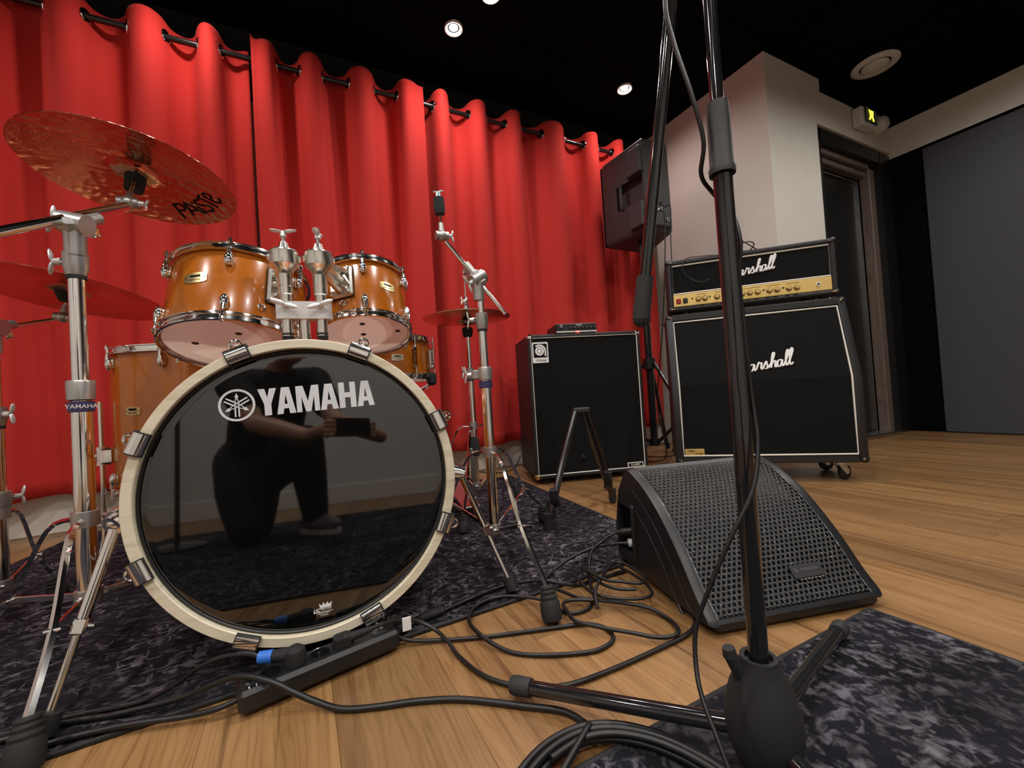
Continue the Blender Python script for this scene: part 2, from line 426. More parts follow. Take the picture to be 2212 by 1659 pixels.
def solo(mb, name, material, loc, label, cat, group=None, sharp=35):
    ob = bpy.data.objects.new(name, mb.mesh(name, material, sharp, Vector(loc))); COL.objects.link(ob)
    ob.location = loc; BASE[ob.name] = tuple(loc); ob['label'] = label; ob['category'] = cat
    if group: ob['group'] = group
    return ob
def struct(mb, name, material, parent=None, sharp=35, label=None):
    ob = mb.build(name, material, parent, sharp)
    if not parent: ob['kind'] = 'structure'
    if label: ob['label'] = label
    return ob
def inst(me, name, parent, Mw):
    """object sharing mesh me, placed by a world matrix under parent"""
    ob = bpy.data.objects.new(name, me); COL.objects.link(ob); ob.parent = parent
    b_ = Vector(BASE[parent.name]) if parent else Vector((0, 0, 0))
    par_off = Vector((0, 0, 0))
    ob.matrix_local = Matrix.Translation(-b_) @ Mw
    BASE[ob.name] = BASE[parent.name] if parent else (0, 0, 0)
    return ob
_fc = {}
def text_poly(txt, size, M, depth=.0006, shear=0, spacing=1, bold=0):
    """lettering in the built-in font as solid geometry, lying in the local xy plane, centred"""
    cu = bpy.data.curves.new('lettering', 'FONT'); cu.body = txt; cu.size = size; cu.extrude = depth/2; cu.shear = shear
    cu.space_character = spacing; cu.align_x = 'CENTER'; cu.align_y = 'CENTER'; cu.offset = bold; cu.resolution_u = 3
    ob = bpy.data.objects.new('lettering', cu); COL.objects.link(ob)
    bpy.context.view_layer.update()
    me = ob.to_mesh(); mb = MB()
    mb.add([v.co.copy() for v in me.vertices], [tuple(p.vertices) for p in me.polygons], M)
    ob.to_mesh_clear(); bpy.data.objects.remove(ob); bpy.data.curves.remove(cu)
    return mb
def inst_sub(me, name, parent):
    ob = bpy.data.objects.new(name, me); COL.objects.link(ob); ob.parent = parent
    BASE[ob.name] = BASE[parent.name]; return ob

def carve(ob, cutter):
    """cut a real recess into ob; cutter is an MB in world space"""
    off = Vector(BASE[ob.name]); c_ = bpy.data.objects.new('cut', cutter.mesh('cut', 'black_plastic', 35, off)); COL.objects.link(c_); c_.parent = ob.parent
    m_ = ob.modifiers.new('cut', 'BOOLEAN'); m_.operation = 'DIFFERENCE'; m_.solver = 'EXACT'; m_.object = c_
    bpy.context.view_layer.update(); dg = bpy.context.evaluated_depsgraph_get()
    me = bpy.data.meshes.new_from_object(ob.evaluated_get(dg)); ob.modifiers.remove(m_); ob.data = me
    while len(me.materials) > 1: me.materials.pop()
    for p in me.polygons: p.material_index = 0
    me.set_sharp_from_angle(angle=rad(35)); bpy.data.objects.remove(c_)

# ================================================================== THE ROOM
XL, XR = -2.55, 4.24          # left and right wall faces
YF, YB = 2.56, -2.10          # curtain wall face, wall behind the photographer
YD = 1.526                    # pillar front / door wall face
PX = 2.66                     # pillar left face

# floor slab and boards running towards the curtain
fl = MB().box(((XL+XR)/2, (YF+YB)/2, -.035), (XR-XL+.4, YF-YB+.4, .04))
floor = struct(fl, 'floor', 'wall_black')
BW, BL = .18, 1.38
ncol = 0; x = 1.29 - BW*int((1.29-XL)/BW+1)
while x < XR:
    y = YB - random.random()*BL
    while y < YF:
        xa, xb, ya, yb = max(x, XL), min(x+BW, XR), max(y, YB), min(y+BL, YF)
        if xb-xa > .02 and yb-ya > .05:
            L_, W_ = yb-ya-.0003, xb-xa-.0003; c = .0006
            vs = [(-W_/2, -L_/2, -.014), (W_/2, -L_/2, -.014), (W_/2, L_/2, -.014), (-W_/2, L_/2, -.014),
                  (-W_/2, -L_/2, -c), (W_/2, -L_/2, -c), (W_/2, L_/2, -c), (-W_/2, L_/2, -c),
                  (-W_/2+c, -L_/2+c, 0), (W_/2-c, -L_/2+c, 0), (W_/2-c, L_/2-c, 0), (-W_/2+c, L_/2-c, 0)]
            fs = [(3, 2, 1, 0), (8, 9, 10, 11)]
            for i in range(4):
                j = (i+1) % 4; fs += [(i, j, 4+j, 4+i), (4+i, 4+j, 8+j, 8+i)]
            me = bpy.data.meshes.new('floorboard'); me.from_pydata(vs, [], fs); me.materials.append(MATS['plank_wood'])
            inst(me, 'floorboard', floor, Matrix.Translation(((xa+xb)/2, (ya+yb)/2, 0)))
        y += BL
    x += BW

# ceiling: slab, grid of black tiles
ceiling = struct(MB().box(((XL+XR)/2, (YF+YB)/2, CEIL+.05), (XR-XL+.4, YF-YB+.4, .06)), 'ceiling', 'ceiling_grid')
tile = MB().box((0, 0, .008), (.588, .588, .016), bev=.003).mesh('ceiling_tile', 'ceiling_black')
ty = YB+.3
tx0 = XL+.18
for i in range(12):
    for j in range(8):
        cx, cy = tx0+.6*i, YB+.26+.6*j
        if cx < XR+.2 and cy < YF+.25: inst(tile, 'ceiling_tile', ceiling, Matrix.Translation((cx, cy, CEIL)))

def wallbox(name, material, x0, x1, y0, y1, z0, z1, parent=None):
    return struct(MB().box(((x0+x1)/2, (y0+y1)/2, (z0+z1)/2), (x1-x0, y1-y0, z1-z0)), name, material, parent)
wallbox('wall_front', 'wall_white', XL, PX, YF, YF+.1, 0, 2.12)
wallbox('wall_front_upper', 'wall_upper_black', XL, PX, YF, YF+.1, 2.12, CEIL)
wallbox('wall_left', 'wall_grey', XL-.1, XL, YB-.1, YF+.1, 0, CEIL)
wallbox('wall_back', 'wall_grey', XL, XR, YB-.1, YB, 0, CEIL)
bb = struct(MB().box(((XL+PX)/2, YF-.009, .085), (PX-XL, .018, .17), bev=.004), 'baseboard_front', 'baseboard_paint')
struct(MB().box(((XL+XR)/2, YB+.009, .07), (XR-XL, .018, .14), bev=.004), 'baseboard_back', 'baseboard_paint')
wallbox('wall_pillar', 'wall_white', PX, 3.21, YD, YF+.1, 0, CEIL)
wallbox('wall_lintel', 'wall_white', 3.21, XR, YD, YD+.14, 2.175, CEIL)
wr = wallbox('wall_right', 'wall_black', XR, XR+.1, YB-.1, YD+.5, 0, 2.135)
wallbox('wall_right_frieze', 'wall_white', XR, XR+.1, YB-.1, YD+.14, 2.135, CEIL)
struct(MB().box((XR-.012, (1.335+YB)/2, 1.055), (.024, 1.335-YB, 2.10), bev=.004), 'wall_panel', 'panel_charcoal', wr)
wallbox('wall_recess', 'wall_black', 3.21, XR, YD+.50, YD+.6, 0, CEIL)
# black cornices where ceiling meets the door wall
struct(MB().box(((3.275+XR)/2, YD-.03, 2.455), (XR-3.275, .06, .09)), 'trim_1', 'ceiling_black')
struct(MB().box((XR-.02, (YD+YB)/2, 2.44), (.04, YD-YB, .12)), 'trim_2', 'ceiling_black')

# doorway: black reveal, stepped wooden frame, black leaf, grey sill
door = struct(MB().box((3.64, YD+.155, .985), (.70, .045, 1.95), bev=.004), 'door_1', 'panel_black')
yf0 = YD+.10
mb = MB()
mb.box((3.235, YD+.06, 1.08), (.05, .10, 2.16)); mb.box((4.155, YD+.06, 1.08), (.165, .10, 2.16)); mb.box((3.66, YD+.06, 2.12), (.85, .10, .09))
struct(mb, 'reveal', 'panel_black', door)
for nm, c, s_ in [('frame_jamb', (4.035, YD+.085, 1.035), (.080, .07, 2.07)), ('frame_jamb', (3.285, YD+.115, 1.02), (.05, .05, 2.04)),
                  ('frame_head', (3.66, YD+.085, 2.055), (.83, .07, .045))]:
    struct(MB().box(c, s_, bev=.006), nm, 'door_wood', door)
for nm, c, s_ in [('frame_stop', (3.66, YD+.105, 2.005), (.70, .06, .040))]:
    struct(MB().box(c, s_, bev=.006), nm, 'door_wood', door)
mb = MB().box((3.966, YD+.125, .975), (.010, .02, 1.95)); mb.box((3.64, YD+.125, 1.955), (.65, .02, .010))
struct(mb, 'seal_strip', 'steel', door)
struct(MB().box((3.63, YD+.05, .012), (.83, .12, .024), bev=.006), 'sill', 'steel', door)
hb = MB().cyl((3.40, YD+.135, 1.02), (3.40, YD+.085, 1.02), .011); hb.cyl((3.40, YD+.09, 1.02), (3.52, YD+.09, 1.02), .009)
struct(hb, 'door_handle', 'steel', door)

# ------------------------------------------------------------------ recessed spots
for i, (lx, ly, lc, lw) in enumerate(LAMPS):
    kind = 'pink' if lc == PINK else ('cool' if lc == COOL else 'warm')
    lab = {'pink': 'recessed round ceiling spot lit warm pink close to the red curtain', 'cool': 'recessed ceiling spot with cool white light, one step out from the curtain row',
           'warm': 'recessed warm white ceiling spot over the open middle of the room'}[kind]
    if i < 4: lab = ['pinkish ceiling spot of the curtain row, at the end farthest from the white pillar', 'pinkish ceiling spot of the curtain row, above the tilted crash cymbal', 'pinkish ceiling spot of the curtain row, above the bare boom stand', 'pinkish ceiling spot of the curtain row, close to the white pillar'][i]
    IN_VIEW = ly > 1.8 and lx > 0; sfx = '' if IN_VIEW else '_offscreen'
    t_ = thing('ceiling_spotlight'+sfx, (lx, ly, CEIL), lab, 'spotlight', 'pink ceiling spots along the curtain' if kind == 'pink' else ('warm ceiling spots over the room' if kind == 'warm' else None))
    MB().lathe([(.032, -.001), (.047, -.011), (.050, -.010), (.050, .003), (.032, .003)], Matrix.Translation((lx, ly, CEIL)), 32, closed=True).build('trim_ring', 'fixture_white', t_)
    MB().lathe([(0, -.001), (.020, -.001), (.029, .001), (.029, .004), (0, .004)], Matrix.Translation((lx, ly, CEIL)), 24).build('lens'+sfx, 'lamp_glass_cool' if kind == 'cool' else 'lamp_glass', t_)

# ceiling air vent, exit sign, detector
vx, vy = 3.50, 1.30
t_ = thing('air_vent', (vx, vy, CEIL), 'round white ceiling air vent with a raised centre disc', 'vent')
M_ = Matrix.Translation((vx, vy, CEIL))
MB().lathe([(.080, 0), (.086, -.012), (.118, -.010), (.128, -.003), (.128, .003), (.08, .003)], M_, 48, closed=True).build('rim', 'fixture_white', t_)
MB().lathe([(0, -.020), (.060, -.018), (.072, -.012), (.072, -.004), (0, -.004)], M_, 48).build('disc', 'fixture_white', t_)
MB().cyl((vx, vy, CEIL-.006), (vx, vy, CEIL+.002), .010, n=14).build('disc_stem', 'fixture_white', t_)
ex, ez = 3.77, 2.315
t_ = thing('exit_sign', (ex, YD, ez), 'white emergency exit box with dark face and yellow running figure above the doorway', 'exit sign')
MB().box((ex, YD-.035, ez), (.20, .07, .135), bev=.012).build('housing', 'fixture_white', t_)
MB().box((ex+.012, YD-.073, ez+.006), (.165, .008, .105), bev=.003).build('face', 'exit_green', t_)
Mx = frame((ex+.012, YD-.0775, ez+.006), (0, -1, 0), (1, 0, 0))
run = MB()
run.prism([(-.034, .040), (-.020, .034), (-.008, .010), (.010, .012), (.016, .034), (.028, .040), (.026, .012), (.020, -.004), (.034, -.036), (.022, -.040), (.004, -.012), (-.008, -.012), (-.026, -.038), (-.036, -.032), (-.020, -.004), (-.026, .014)], 0, .002, Mx)
run.cyl((.000, .028, 0), (.000, .028, .002), .010, n=14, M=Mx)
run.build('running_figure', 'exit_yellow', t_)
bd = MB()
for a, b2 in (((-.070, .044), (-.052, .044)), ((-.070, -.044), (-.052, -.044)), ((-.070, -.044), (-.070, .044)), ((.060, -.044), (.060, .044))):
    p, q = Vector((*a, .001)), Vector((*b2, .001)); d = (q-p)
    MB().box((p+q)/2, (abs(d.x)+.005, abs(d.y)+.005, .0015), Mx).build('door_outline', 'fixture_white', t_)
dx, dz = 4.04, 2.35
t_ = thing('smoke_detector', (dx, YD, dz), 'small round white detector dome on the wall beside the exit sign', 'detector')
Md = frame((dx, YD, dz), (0, -1, 0), (1, 0, 0))
MB().lathe([(0, .001), (.070, .001), (.070, .02), (.062, .03), (0, .03)], Md, 32).build('base', 'fixture_white', t_)
MB().lathe([(.056, .028), (.052, .055), (.036, .072), (0, .078)], Md, 32).build('dome', 'fixture_white', t_)

# ------------------------------------------------------------------ curtains on eyelets
CY, RODZ, CTOP, CBOT = 2.44, 2.265, 2.335, .165
def fold_profile(knots, x):
    """knots: (x, y offset) crest/valley list; smooth cosine between"""
    for (a, ya), (b_, yb) in zip(knots, knots[1:]):
        if a <= x <= b_:
            u = (x-a)/(b_-a); c_ = math.cos(PI*u); c_ = math.copysign(abs(c_)**.72, c_); return ya + (yb-ya)*(.5-.5*c_)
    return knots[0][1] if x < knots[0][0] else knots[-1][1]
def curtain(x0, x1, valleys, label, lean=0, seed=0, y0=-.032, y1=-.032):
    rnd = random.Random(seed)
    kn = [(x0, -.02)]
    vs_ = sorted(valleys); pts = []
    for i, v in enumerate(vs_):
        pts.append((v, .055))
        if i+1 < len(vs_): pts.append(((v+vs_[i+1])/2, -.058))
    # crest before first and after last valley
    if vs_[0]-x0 > .08: pts.insert(0, ((vs_[0]+x0)/2-.01, -.058))
    if x1-vs_[-1] > .08: pts.append(((vs_[-1]+x1)/2, -.058))
    kn = [(x0, y0)] + pts + [(x1, y1)]
    t_ = thing('curtain', ((x0+x1)/2, CY, 0), label, 'curtain', None)
    nx = int((x1-x0)/.0095)
    zrows = [CTOP-.0075*k for k in range(17)]; nlow = 31
    zrows += [zrows[-1] + (CBOT-zrows[-1])*(k/nlow) for k in range(1, nlow+1)]; nz = len(zrows)-1
    xs = [x0 + (x1-x0)*i/600 for i in range(601)]; cross = []
    for a, b_ in zip(xs, xs[1:]):
        p, q = fold_profile(kn, a), fold_profile(kn, b_)
        if p*q < 0 and x0+.03 < a < x1-.03: cross.append((a + (b_-a)*p/(p-q), Vector((b_-a, q-p, 0)).normalized()))
    # secondary soft folds growing towards the hem
    ph = [(rnd.uniform(8, 26), rnd.uniform(0, 6.3), rnd.uniform(.003, .008)) for _ in range(5)]
    V_ = []; F_ = []
    for j in range(nz+1):
        z = zrows[j]; w_ = max(0, (zrows[16]-z)/(zrows[16]-CBOT))
        for i in range(nx+1):
            x = x0 + (x1-x0)*i/nx
            amp = 1 - .25*w_
            y = fold_profile(kn, x + .018*w_*math.sin(5*x+seed))*amp
            y += sum(a*math.sin(k*x+p+1.2*w_) for k, p, a in ph)*1.1*w_**.7
            zz = z + (.030*math.exp(-(x-x0)/.012)*(1-w_)**8 if j < 5 else 0) + (.010*math.sin(9*x+seed)*w_**6) + (.012*math.cos(2*PI*(y+.06)/.24) if j == 0 else 0)
            V_.append((x + .006*math.sin(3*z+x*7)*w_ + lean*w_, CY + y, zz))
    for j in range(nz):
        for i in range(nx):
            a = j*(nx+1)+i; fc = (Vector(V_[a])+Vector(V_[a+nx+2]))/2
            if abs(fc.z-RODZ) < .04 and any((fc-Vector((cxx, CY, RODZ))).length < .0245 for cxx, _ in cross): continue
            F_.append((a, a+1, a+nx+2, a+nx+1))
    mb = MB(); mb.add(V_, F_)
    cl = mb.build('cloth', 'curtain_red', t_, sharp=180)
    so = cl.modifiers.new('thickness', 'SOLIDIFY'); so.thickness = .0022; so.offset = 0
    # eyelets: where the cloth crosses the rod
    ring = MB().lathe([(.021, -.003), (.031, -.004), (.033, 0), (.031, .004), (.021, .003)], None, 24, closed=True).mesh('eyelet', 'chrome')
    for a, d in cross:
        inst(ring, 'eyelet', t_, frame((a, CY, RODZ), Vector((-d.y, d.x, 0)), (0, 0, 1)))
    return t_
curtain(-2.46, -.145, [-2.3, -2.05, -1.78, -1.50, -1.24, -.96, -.69, -.405, -.21], 'red eyelet curtain behind the tilted crash cymbal, the widest one', seed=3, y1=.034)
curtain(-.130, .752, [.03, .26, .545], 'narrow red eyelet curtain hanging straight behind the two rack toms', seed=5)
curtain(.760, 2.55, [.98, 1.24, 1.49, 1.875, 2.15, 2.38], 'red eyelet curtain behind the bass cabinet and the loudspeaker', seed=9, y0=.085)
t_ = thing('curtain_rod', (0, CY, RODZ), 'black metal rod carrying the red curtains below the ceiling', 'curtain rod')
MB().cyl((-2.53, CY, RODZ), (2.645, CY, RODZ), .0135, n=20).build('rod', 'black_paint', t_)
for bx_ in (-1.10, .65, 2.60):
    mb = MB().box((bx_, (CY+YF)/2, RODZ+.0), (.018, YF-CY+.02, .012), bev=.002); mb.cyl((bx_-.012, CY, RODZ), (bx_+.012, CY, RODZ), .019, n=20)
    mb.box((bx_, YF-.006, RODZ), (.03, .012, .06), bev=.002)
    mb.build('bracket', 'black_paint', t_)

# ------------------------------------------------------------------ rugs
def rug(corners, name, label, m_):
    c = [Vector((x, y, 0)) for x, y in corners]; cen = sum(c, Vector())/4
    nu, nv = 24, 24; mb = MB(); V_ = []; F_ = []
    def P(u, v): return (c[0]*(1-u)+c[1]*u)*(1-v) + (c[3]*(1-u)+c[2]*u)*v
    for j in range(nv+1):
        for i in range(nu+1):
            p = P(i/nu, j/nv); V_.append((p.x, p.y, .0065+.0006*math.sin(7*p.x+3*p.y)))
    for j in range(nv):
        for i in range(nu): a = j*(nu+1)+i; F_.append((a, a+1, a+nu+2, a+nu+1))
    t_ = thing(name, (cen.x, cen.y, 0), label, 'rug')
    mb.add(V_, F_)
    # edge skirt down to the floor
    ring = [j for j in range(nu+1)] + [(k+1)*(nu+1)+nu for k in range(nv)] + [nv*(nu+1)+i for i in range(nu-1, -1, -1)] + [k*(nu+1) for k in range(nv-1, 0, -1)]
    o = len(mb.v)
    for r_ in ring: p = mb.v[r_]; mb.v.append(Vector((p.x, p.y, .0005)))
    L_ = len(ring)
    for k in range(L_): mb.f.append((ring[k], ring[(k+1) % L_], o+(k+1) % L_, o+k))
    mb.build('pile', m_, t_, sharp=60)
    # overlocked border along the edge
    pts = [(V_[i][0], V_[i][1], .0045) for i in ring[::4]]
    MB().tube(pts, .0042, 6, closed=True).build('edge_binding', 'rubber', t_)
    return t_
rug([(-1.10, .838), (.965, .905), (1.075, 2.20), (-.83, 2.42)], 'drum_rug', 'black rug with pale curling scroll pattern under the drum kit', 'rug_scroll')
rug([(-1.25, -1.25), (.985, -1.25), (1.0, .452), (-1.25, .470)], 'worn_rug', 'black rug with worn grey-lilac flecks under the microphone stand', 'rug_worn')
# ================================================================== DRUM KIT
def yamaha(mb, M, h, depth):
    """block capitals, height h, starting at local origin; returns advance"""
    Y = [(0, 1), (.23, 1), (.31, .66), (.39, 1), (.62, 1), (.425, .42), (.425, 0), (.195, 0), (.195, .42)]
    AL = [(0, 0), (.205, 0), (.240, .20), (.32, .20), (.32, .37), (.268, .37), (.32, .74), (.32, 1), (.185, 1)]
    AR = [(.64-x, y) for x, y in AL][::-1]
    Mm = [(0, 0), (.18, 0), (.18, .60), (.31, 0), (.49, 0), (.62, .60), (.62, 0), (.80, 0), (.80, 1), (.55, 1), (.40, .40), (.25, 1), (0, 1)]
    Hh = [(0, 0), (.21, 0), (.21, .40), (.41, .40), (.41, 0), (.62, 0), (.62, 1), (.41, 1), (.41, .60), (.21, .60), (.21, 1), (0, 1)]
    x = 0
    for polys, w_ in (((Y,), .60), ((AL, AR), .67), ((Mm,), .83), ((AL, AR), .68), ((Hh,), .66), ((AL, AR), .64)):
        for p in polys: mb.prism([((x+a)*h, b_*h) for a, b_ in p], 0, depth, M)
        x += w_
    return x*h

def fork_emblem(mb, M, R, depth):
    n = 48; ro, ri = R, R*.86
    vs = []; fs = []
    for i in range(n):
        a = 2*PI*i/n
        for r_ in (ro, ri):
            for z in (0, depth): vs.append((r_*math.cos(a), r_*math.sin(a), z))
    for i in range(n):
        a = 4*i; b_ = 4*((i+1) % n)
        fs += [(a, b_, b_+1, a+1), (a+2, a+3, b_+3, b_+2), (a, a+2, b_+2, b_), (a+1, b_+1, b_+3, a+3)]
    mb.add(vs, fs, M)
    for k in range(3):
        A = M @ Matrix.Rotation(rad(120*k), 4, 'Z')
        mb.prism([(-.035*R, .40*R), (.035*R, .40*R), (.11*R, .52*R), (.05*R, .62*R), (0, .76*R), (-.05*R, .62*R), (-.11*R, .52*R)], 0, depth, A)
        ring = []
        m_ = 20; vs = []; fs = []
        for i in range(m_):
            a = 2*PI*i/m_
            for s_ in (1, .55):
                for z in (0, depth): vs.append((.105*R*s_*math.cos(a), .24*R+.19*R*(s_ if s_ == 1 else .68)*math.sin(a), z))
        for i in range(m_):
            a = 4*i; b_ = 4*((i+1) % m_)
            fs += [(a, b_, b_+1, a+1), (a+2, a+3, b_+3, b_+2), (a, a+2, b_+2, b_), (a+1, b_+1, b_+3, a+3)]
        mb.add(vs, fs, A)
        for sx in (-1, 1):
            mb.box((sx*.10*R, -.44*R, depth/2), (.085*R, .58*R, depth), A)
        mb.box((0, -.12*R, depth/2), (.26*R, .08*R, depth), A)

# ------------------------------------------------------------------ bass drum
BC = Vector((.0084, .9132, .325)); az, tl = rad(-7.11), rad(3.3)
bn = Vector((math.sin(az)*math.cos(tl), -math.cos(az)*math.cos(tl), math.sin(tl)))
bx = Vector((math.cos(az), math.sin(az), 0)); by = bn.cross(bx)
BD = Matrix(((bx.x, by.x, bn.x, BC.x), (bx.y, by.y, bn.y, BC.y), (bx.z, by.z, bn.z, BC.z), (0, 0, 0, 1)))
bass = thing('bass_drum', (BC.x, BC.y+.2, 0.007), 'large bass drum with glossy black front head, pale wooden hoop and white lettering', 'bass drum')
DEP = .42
MB().lathe([(.272, -.020), (.279, -.026), (.279, -DEP+.026), (.272, -DEP+.02), (.268, -DEP+.03), (.268, -.03)], BD, 96, closed=True).build('shell', 'shell_amber', bass)
for nm, a, b_ in (('front_hoop', -.040, 0), ('rear_hoop', -DEP, -DEP+.040)):
    MB().lathe([(.2715, a+.002), (.274, a), (.288, a), (.290, a+.003), (.290, b_-.003), (.288, b_), (.273, b_), (.2715, b_-.002)], BD, 128, closed=True).build(nm, 'hoop_maple', bass)
hd = MB().lathe([(0, -.0145), (.252, -.0140), (.262, -.0138), (.2672, -.0150), (.2700, -.0190), (.2712, -.034), (.262, -.036), (0, -.0165)], BD, 128).build('front_head', 'drum_head_black', bass)
MB().lathe([(.2705, -.022), (.2705, -.013), (.2680, -.0105), (.2655, -.0125), (.2665, -.018)], BD, 128, closed=True).build('flesh_ring', 'black_plastic', hd)
MB().lathe([(0, -DEP+.016), (.262, -DEP+.016), (.27, -DEP+.02), (.27, -DEP+.026), (0, -DEP+.02)], BD, 96).build('rear_head', 'head_white', bass)
lg = MB()
M_ = BD @ Matrix.Translation((-.0785, .1428, -.01375)) @ Matrix.Rotation(rad(2.2), 4, 'Z')
yamaha(lg, M_, .0520, .0009)
fork_emblem(lg, BD @ Matrix.Translation((-.1147, .1667, -.01375)) @ Matrix.Rotation(rad(1.5), 4, 'Z'), .0305, .0009)
lg.build('lettering', 'logo_silver', hd, label='white capital lettering with round three-fork emblem')
mk = MB(); M_ = BD @ Matrix.Translation((.0165, -.2400, -.0138)) @ Matrix.Rotation(rad(2), 4, 'Z')
mk.prism([(-.004, .0068), (.016, .0068), (.0175, .0150), (.0125, .0105), (.0095, .0160), (.006, .0105), (.0025, .0160), (-.0005, .0105), (-.0055, .0150)], 0, .0006, M_)
mk.box((.006, .0056, .0003), (.020, .0010, .0006), M_)
mk.add(*(lambda q: (q.v, q.f))(text_poly('UC', .0085, M_ @ Matrix.Translation((-.0105, .0025, .0003)), .0006, shear=.3, bold=.0002)))
mk.add(*(lambda q: (q.v, q.f))(text_poly('DRUM HEAD', .0032, M_ @ Matrix.Translation((.007, .0030, .0003)), .0006)))
mk.box((.001, -.0012, .0003), (.034, .0006, .0006), M_)
mk.add(*(lambda q: (q.v, q.f))(text_poly('MADE BY REMO', .0032, M_ @ Matrix.Translation((.002, -.0040, .0003)), .0006)))
mk.add(*(lambda q: (q.v, q.f))(text_poly('IN CHINA', .0030, M_ @ Matrix.Translation((.003, -.0078, .0003)), .0006)))
mk.build('maker_mark', 'logo_white', hd)
# claws with rods and lugs
prof = [(-.0205, .0012), (-.0215, .0030), (-.0195, .0062), (-.0120, .0080), (-.002, .0082), (.0050, .0058), (.0082, -.001), (.0082, -.043), (.0040, -.043), (.0040, -.002), (.001, .0012)]
Mp = Matrix(((0, 0, 1, 0), (1, 0, 0, 0), (0, 1, 0, 0), (0, 0, 0, 1)))
cl = MB().prism(prof, -.0185, .0185, Mp)
cl.box((0, .0125, -.036), (.016, .012, .016), bev=.003)
claw_me = cl.mesh('claw', 'chrome', 50)
gas = MB().prism([(y*1.03-.0002, z-.0009) for y, z in prof[:7]] + [(.0075, -.02), (.0035, -.02), (.0035, -.003), (.001, .0002)], -.0205, .0205, Mp).mesh('gasket', 'rubber')
rodm = MB().cyl((0, .0175, -.030), (0, .0175, -.150), .0032, n=10)
rodm.tube([(.0095*math.cos(2*PI*i/16), .0175+.0095*math.sin(2*PI*i/16), -.029) for i in range(16)], .0026, 6, closed=True)
rod_me = rodm.mesh('tension_rod', 'chrome')
lug_me = MB().ball((0, .002, -.172), (.010, .018, .028)).box((0, -.006, -.172), (.020, .012, .056), bev=.004).mesh('lug', 'chrome')
for k in range(8):
    a = rad(22.5+45*k)
    e = Vector((math.cos(a), math.sin(a), 0)); tg = Vector((math.sin(a), -math.cos(a), 0))
    Mk = BD @ Matrix(((tg.x, e.x, 0, e.x*.29), (tg.y, e.y, 0, e.y*.29), (0, 0, 1, 0), (0, 0, 0, 1)))
    c_ = inst(claw_me, 'claw', bass, Mk); inst_sub(gas, 'gasket', c_)
    inst_sub(rod_me, 'tension_rod', c_)
    inst(lug_me, 'lug', bass, BD @ Matrix(((tg.x, e.x, 0, e.x*.286), (tg.y, e.y, 0, e.y*.286), (0, 0, 1, 0), (0, 0, 0, 1))))
def spur(S0, S1, Ft, hub):
    S0, S1, Ft = Vector(S0), Vector(S1), Vector(Ft)
    mb = MB().cyl(S0, S1, .022, n=20); mb.cyl(S1-(S1-S0).normalized()*.004, S1+(S1-S0).normalized()*.010, .017, n=20)
    mb.ball(S1, .014); b1 = mb.build('spur_bracket', 'chrome', bass)
    d = (Ft-S1); mid = S1+d*.52
    mb = MB().cyl(S1, mid, .0085, n=14); mb.cyl(S1+d*.20, S1+d*.205, .0092, n=14)
    mb.box((0, 0, 0), (.019, .017, .026), frame(mid, d), bev=.003)
    fr = frame(mid, d); mb.cyl(fr @ Vector((.008, 0, 0)), fr @ Vector((.018, 0, 0)), .004, n=8); mb.build('spur_leg', 'chrome', bass)
    MB().cyl(mid, Ft-d.normalized()*.010, .0058, n=12).build('spur_rod', 'nickel', bass)
    MB().cyl(Ft-d.normalized()*.030, Ft, .0155, .0165, n=18).build('spur_foot', 'rubber', bass)
spur((.275, 1.075, .31), (.368, 1.052, .283), (.436, .914, .016), 0)
spur((-.262, 1.015, .32), (-.288, .972, .300), (-.362, .904, .014), 0)

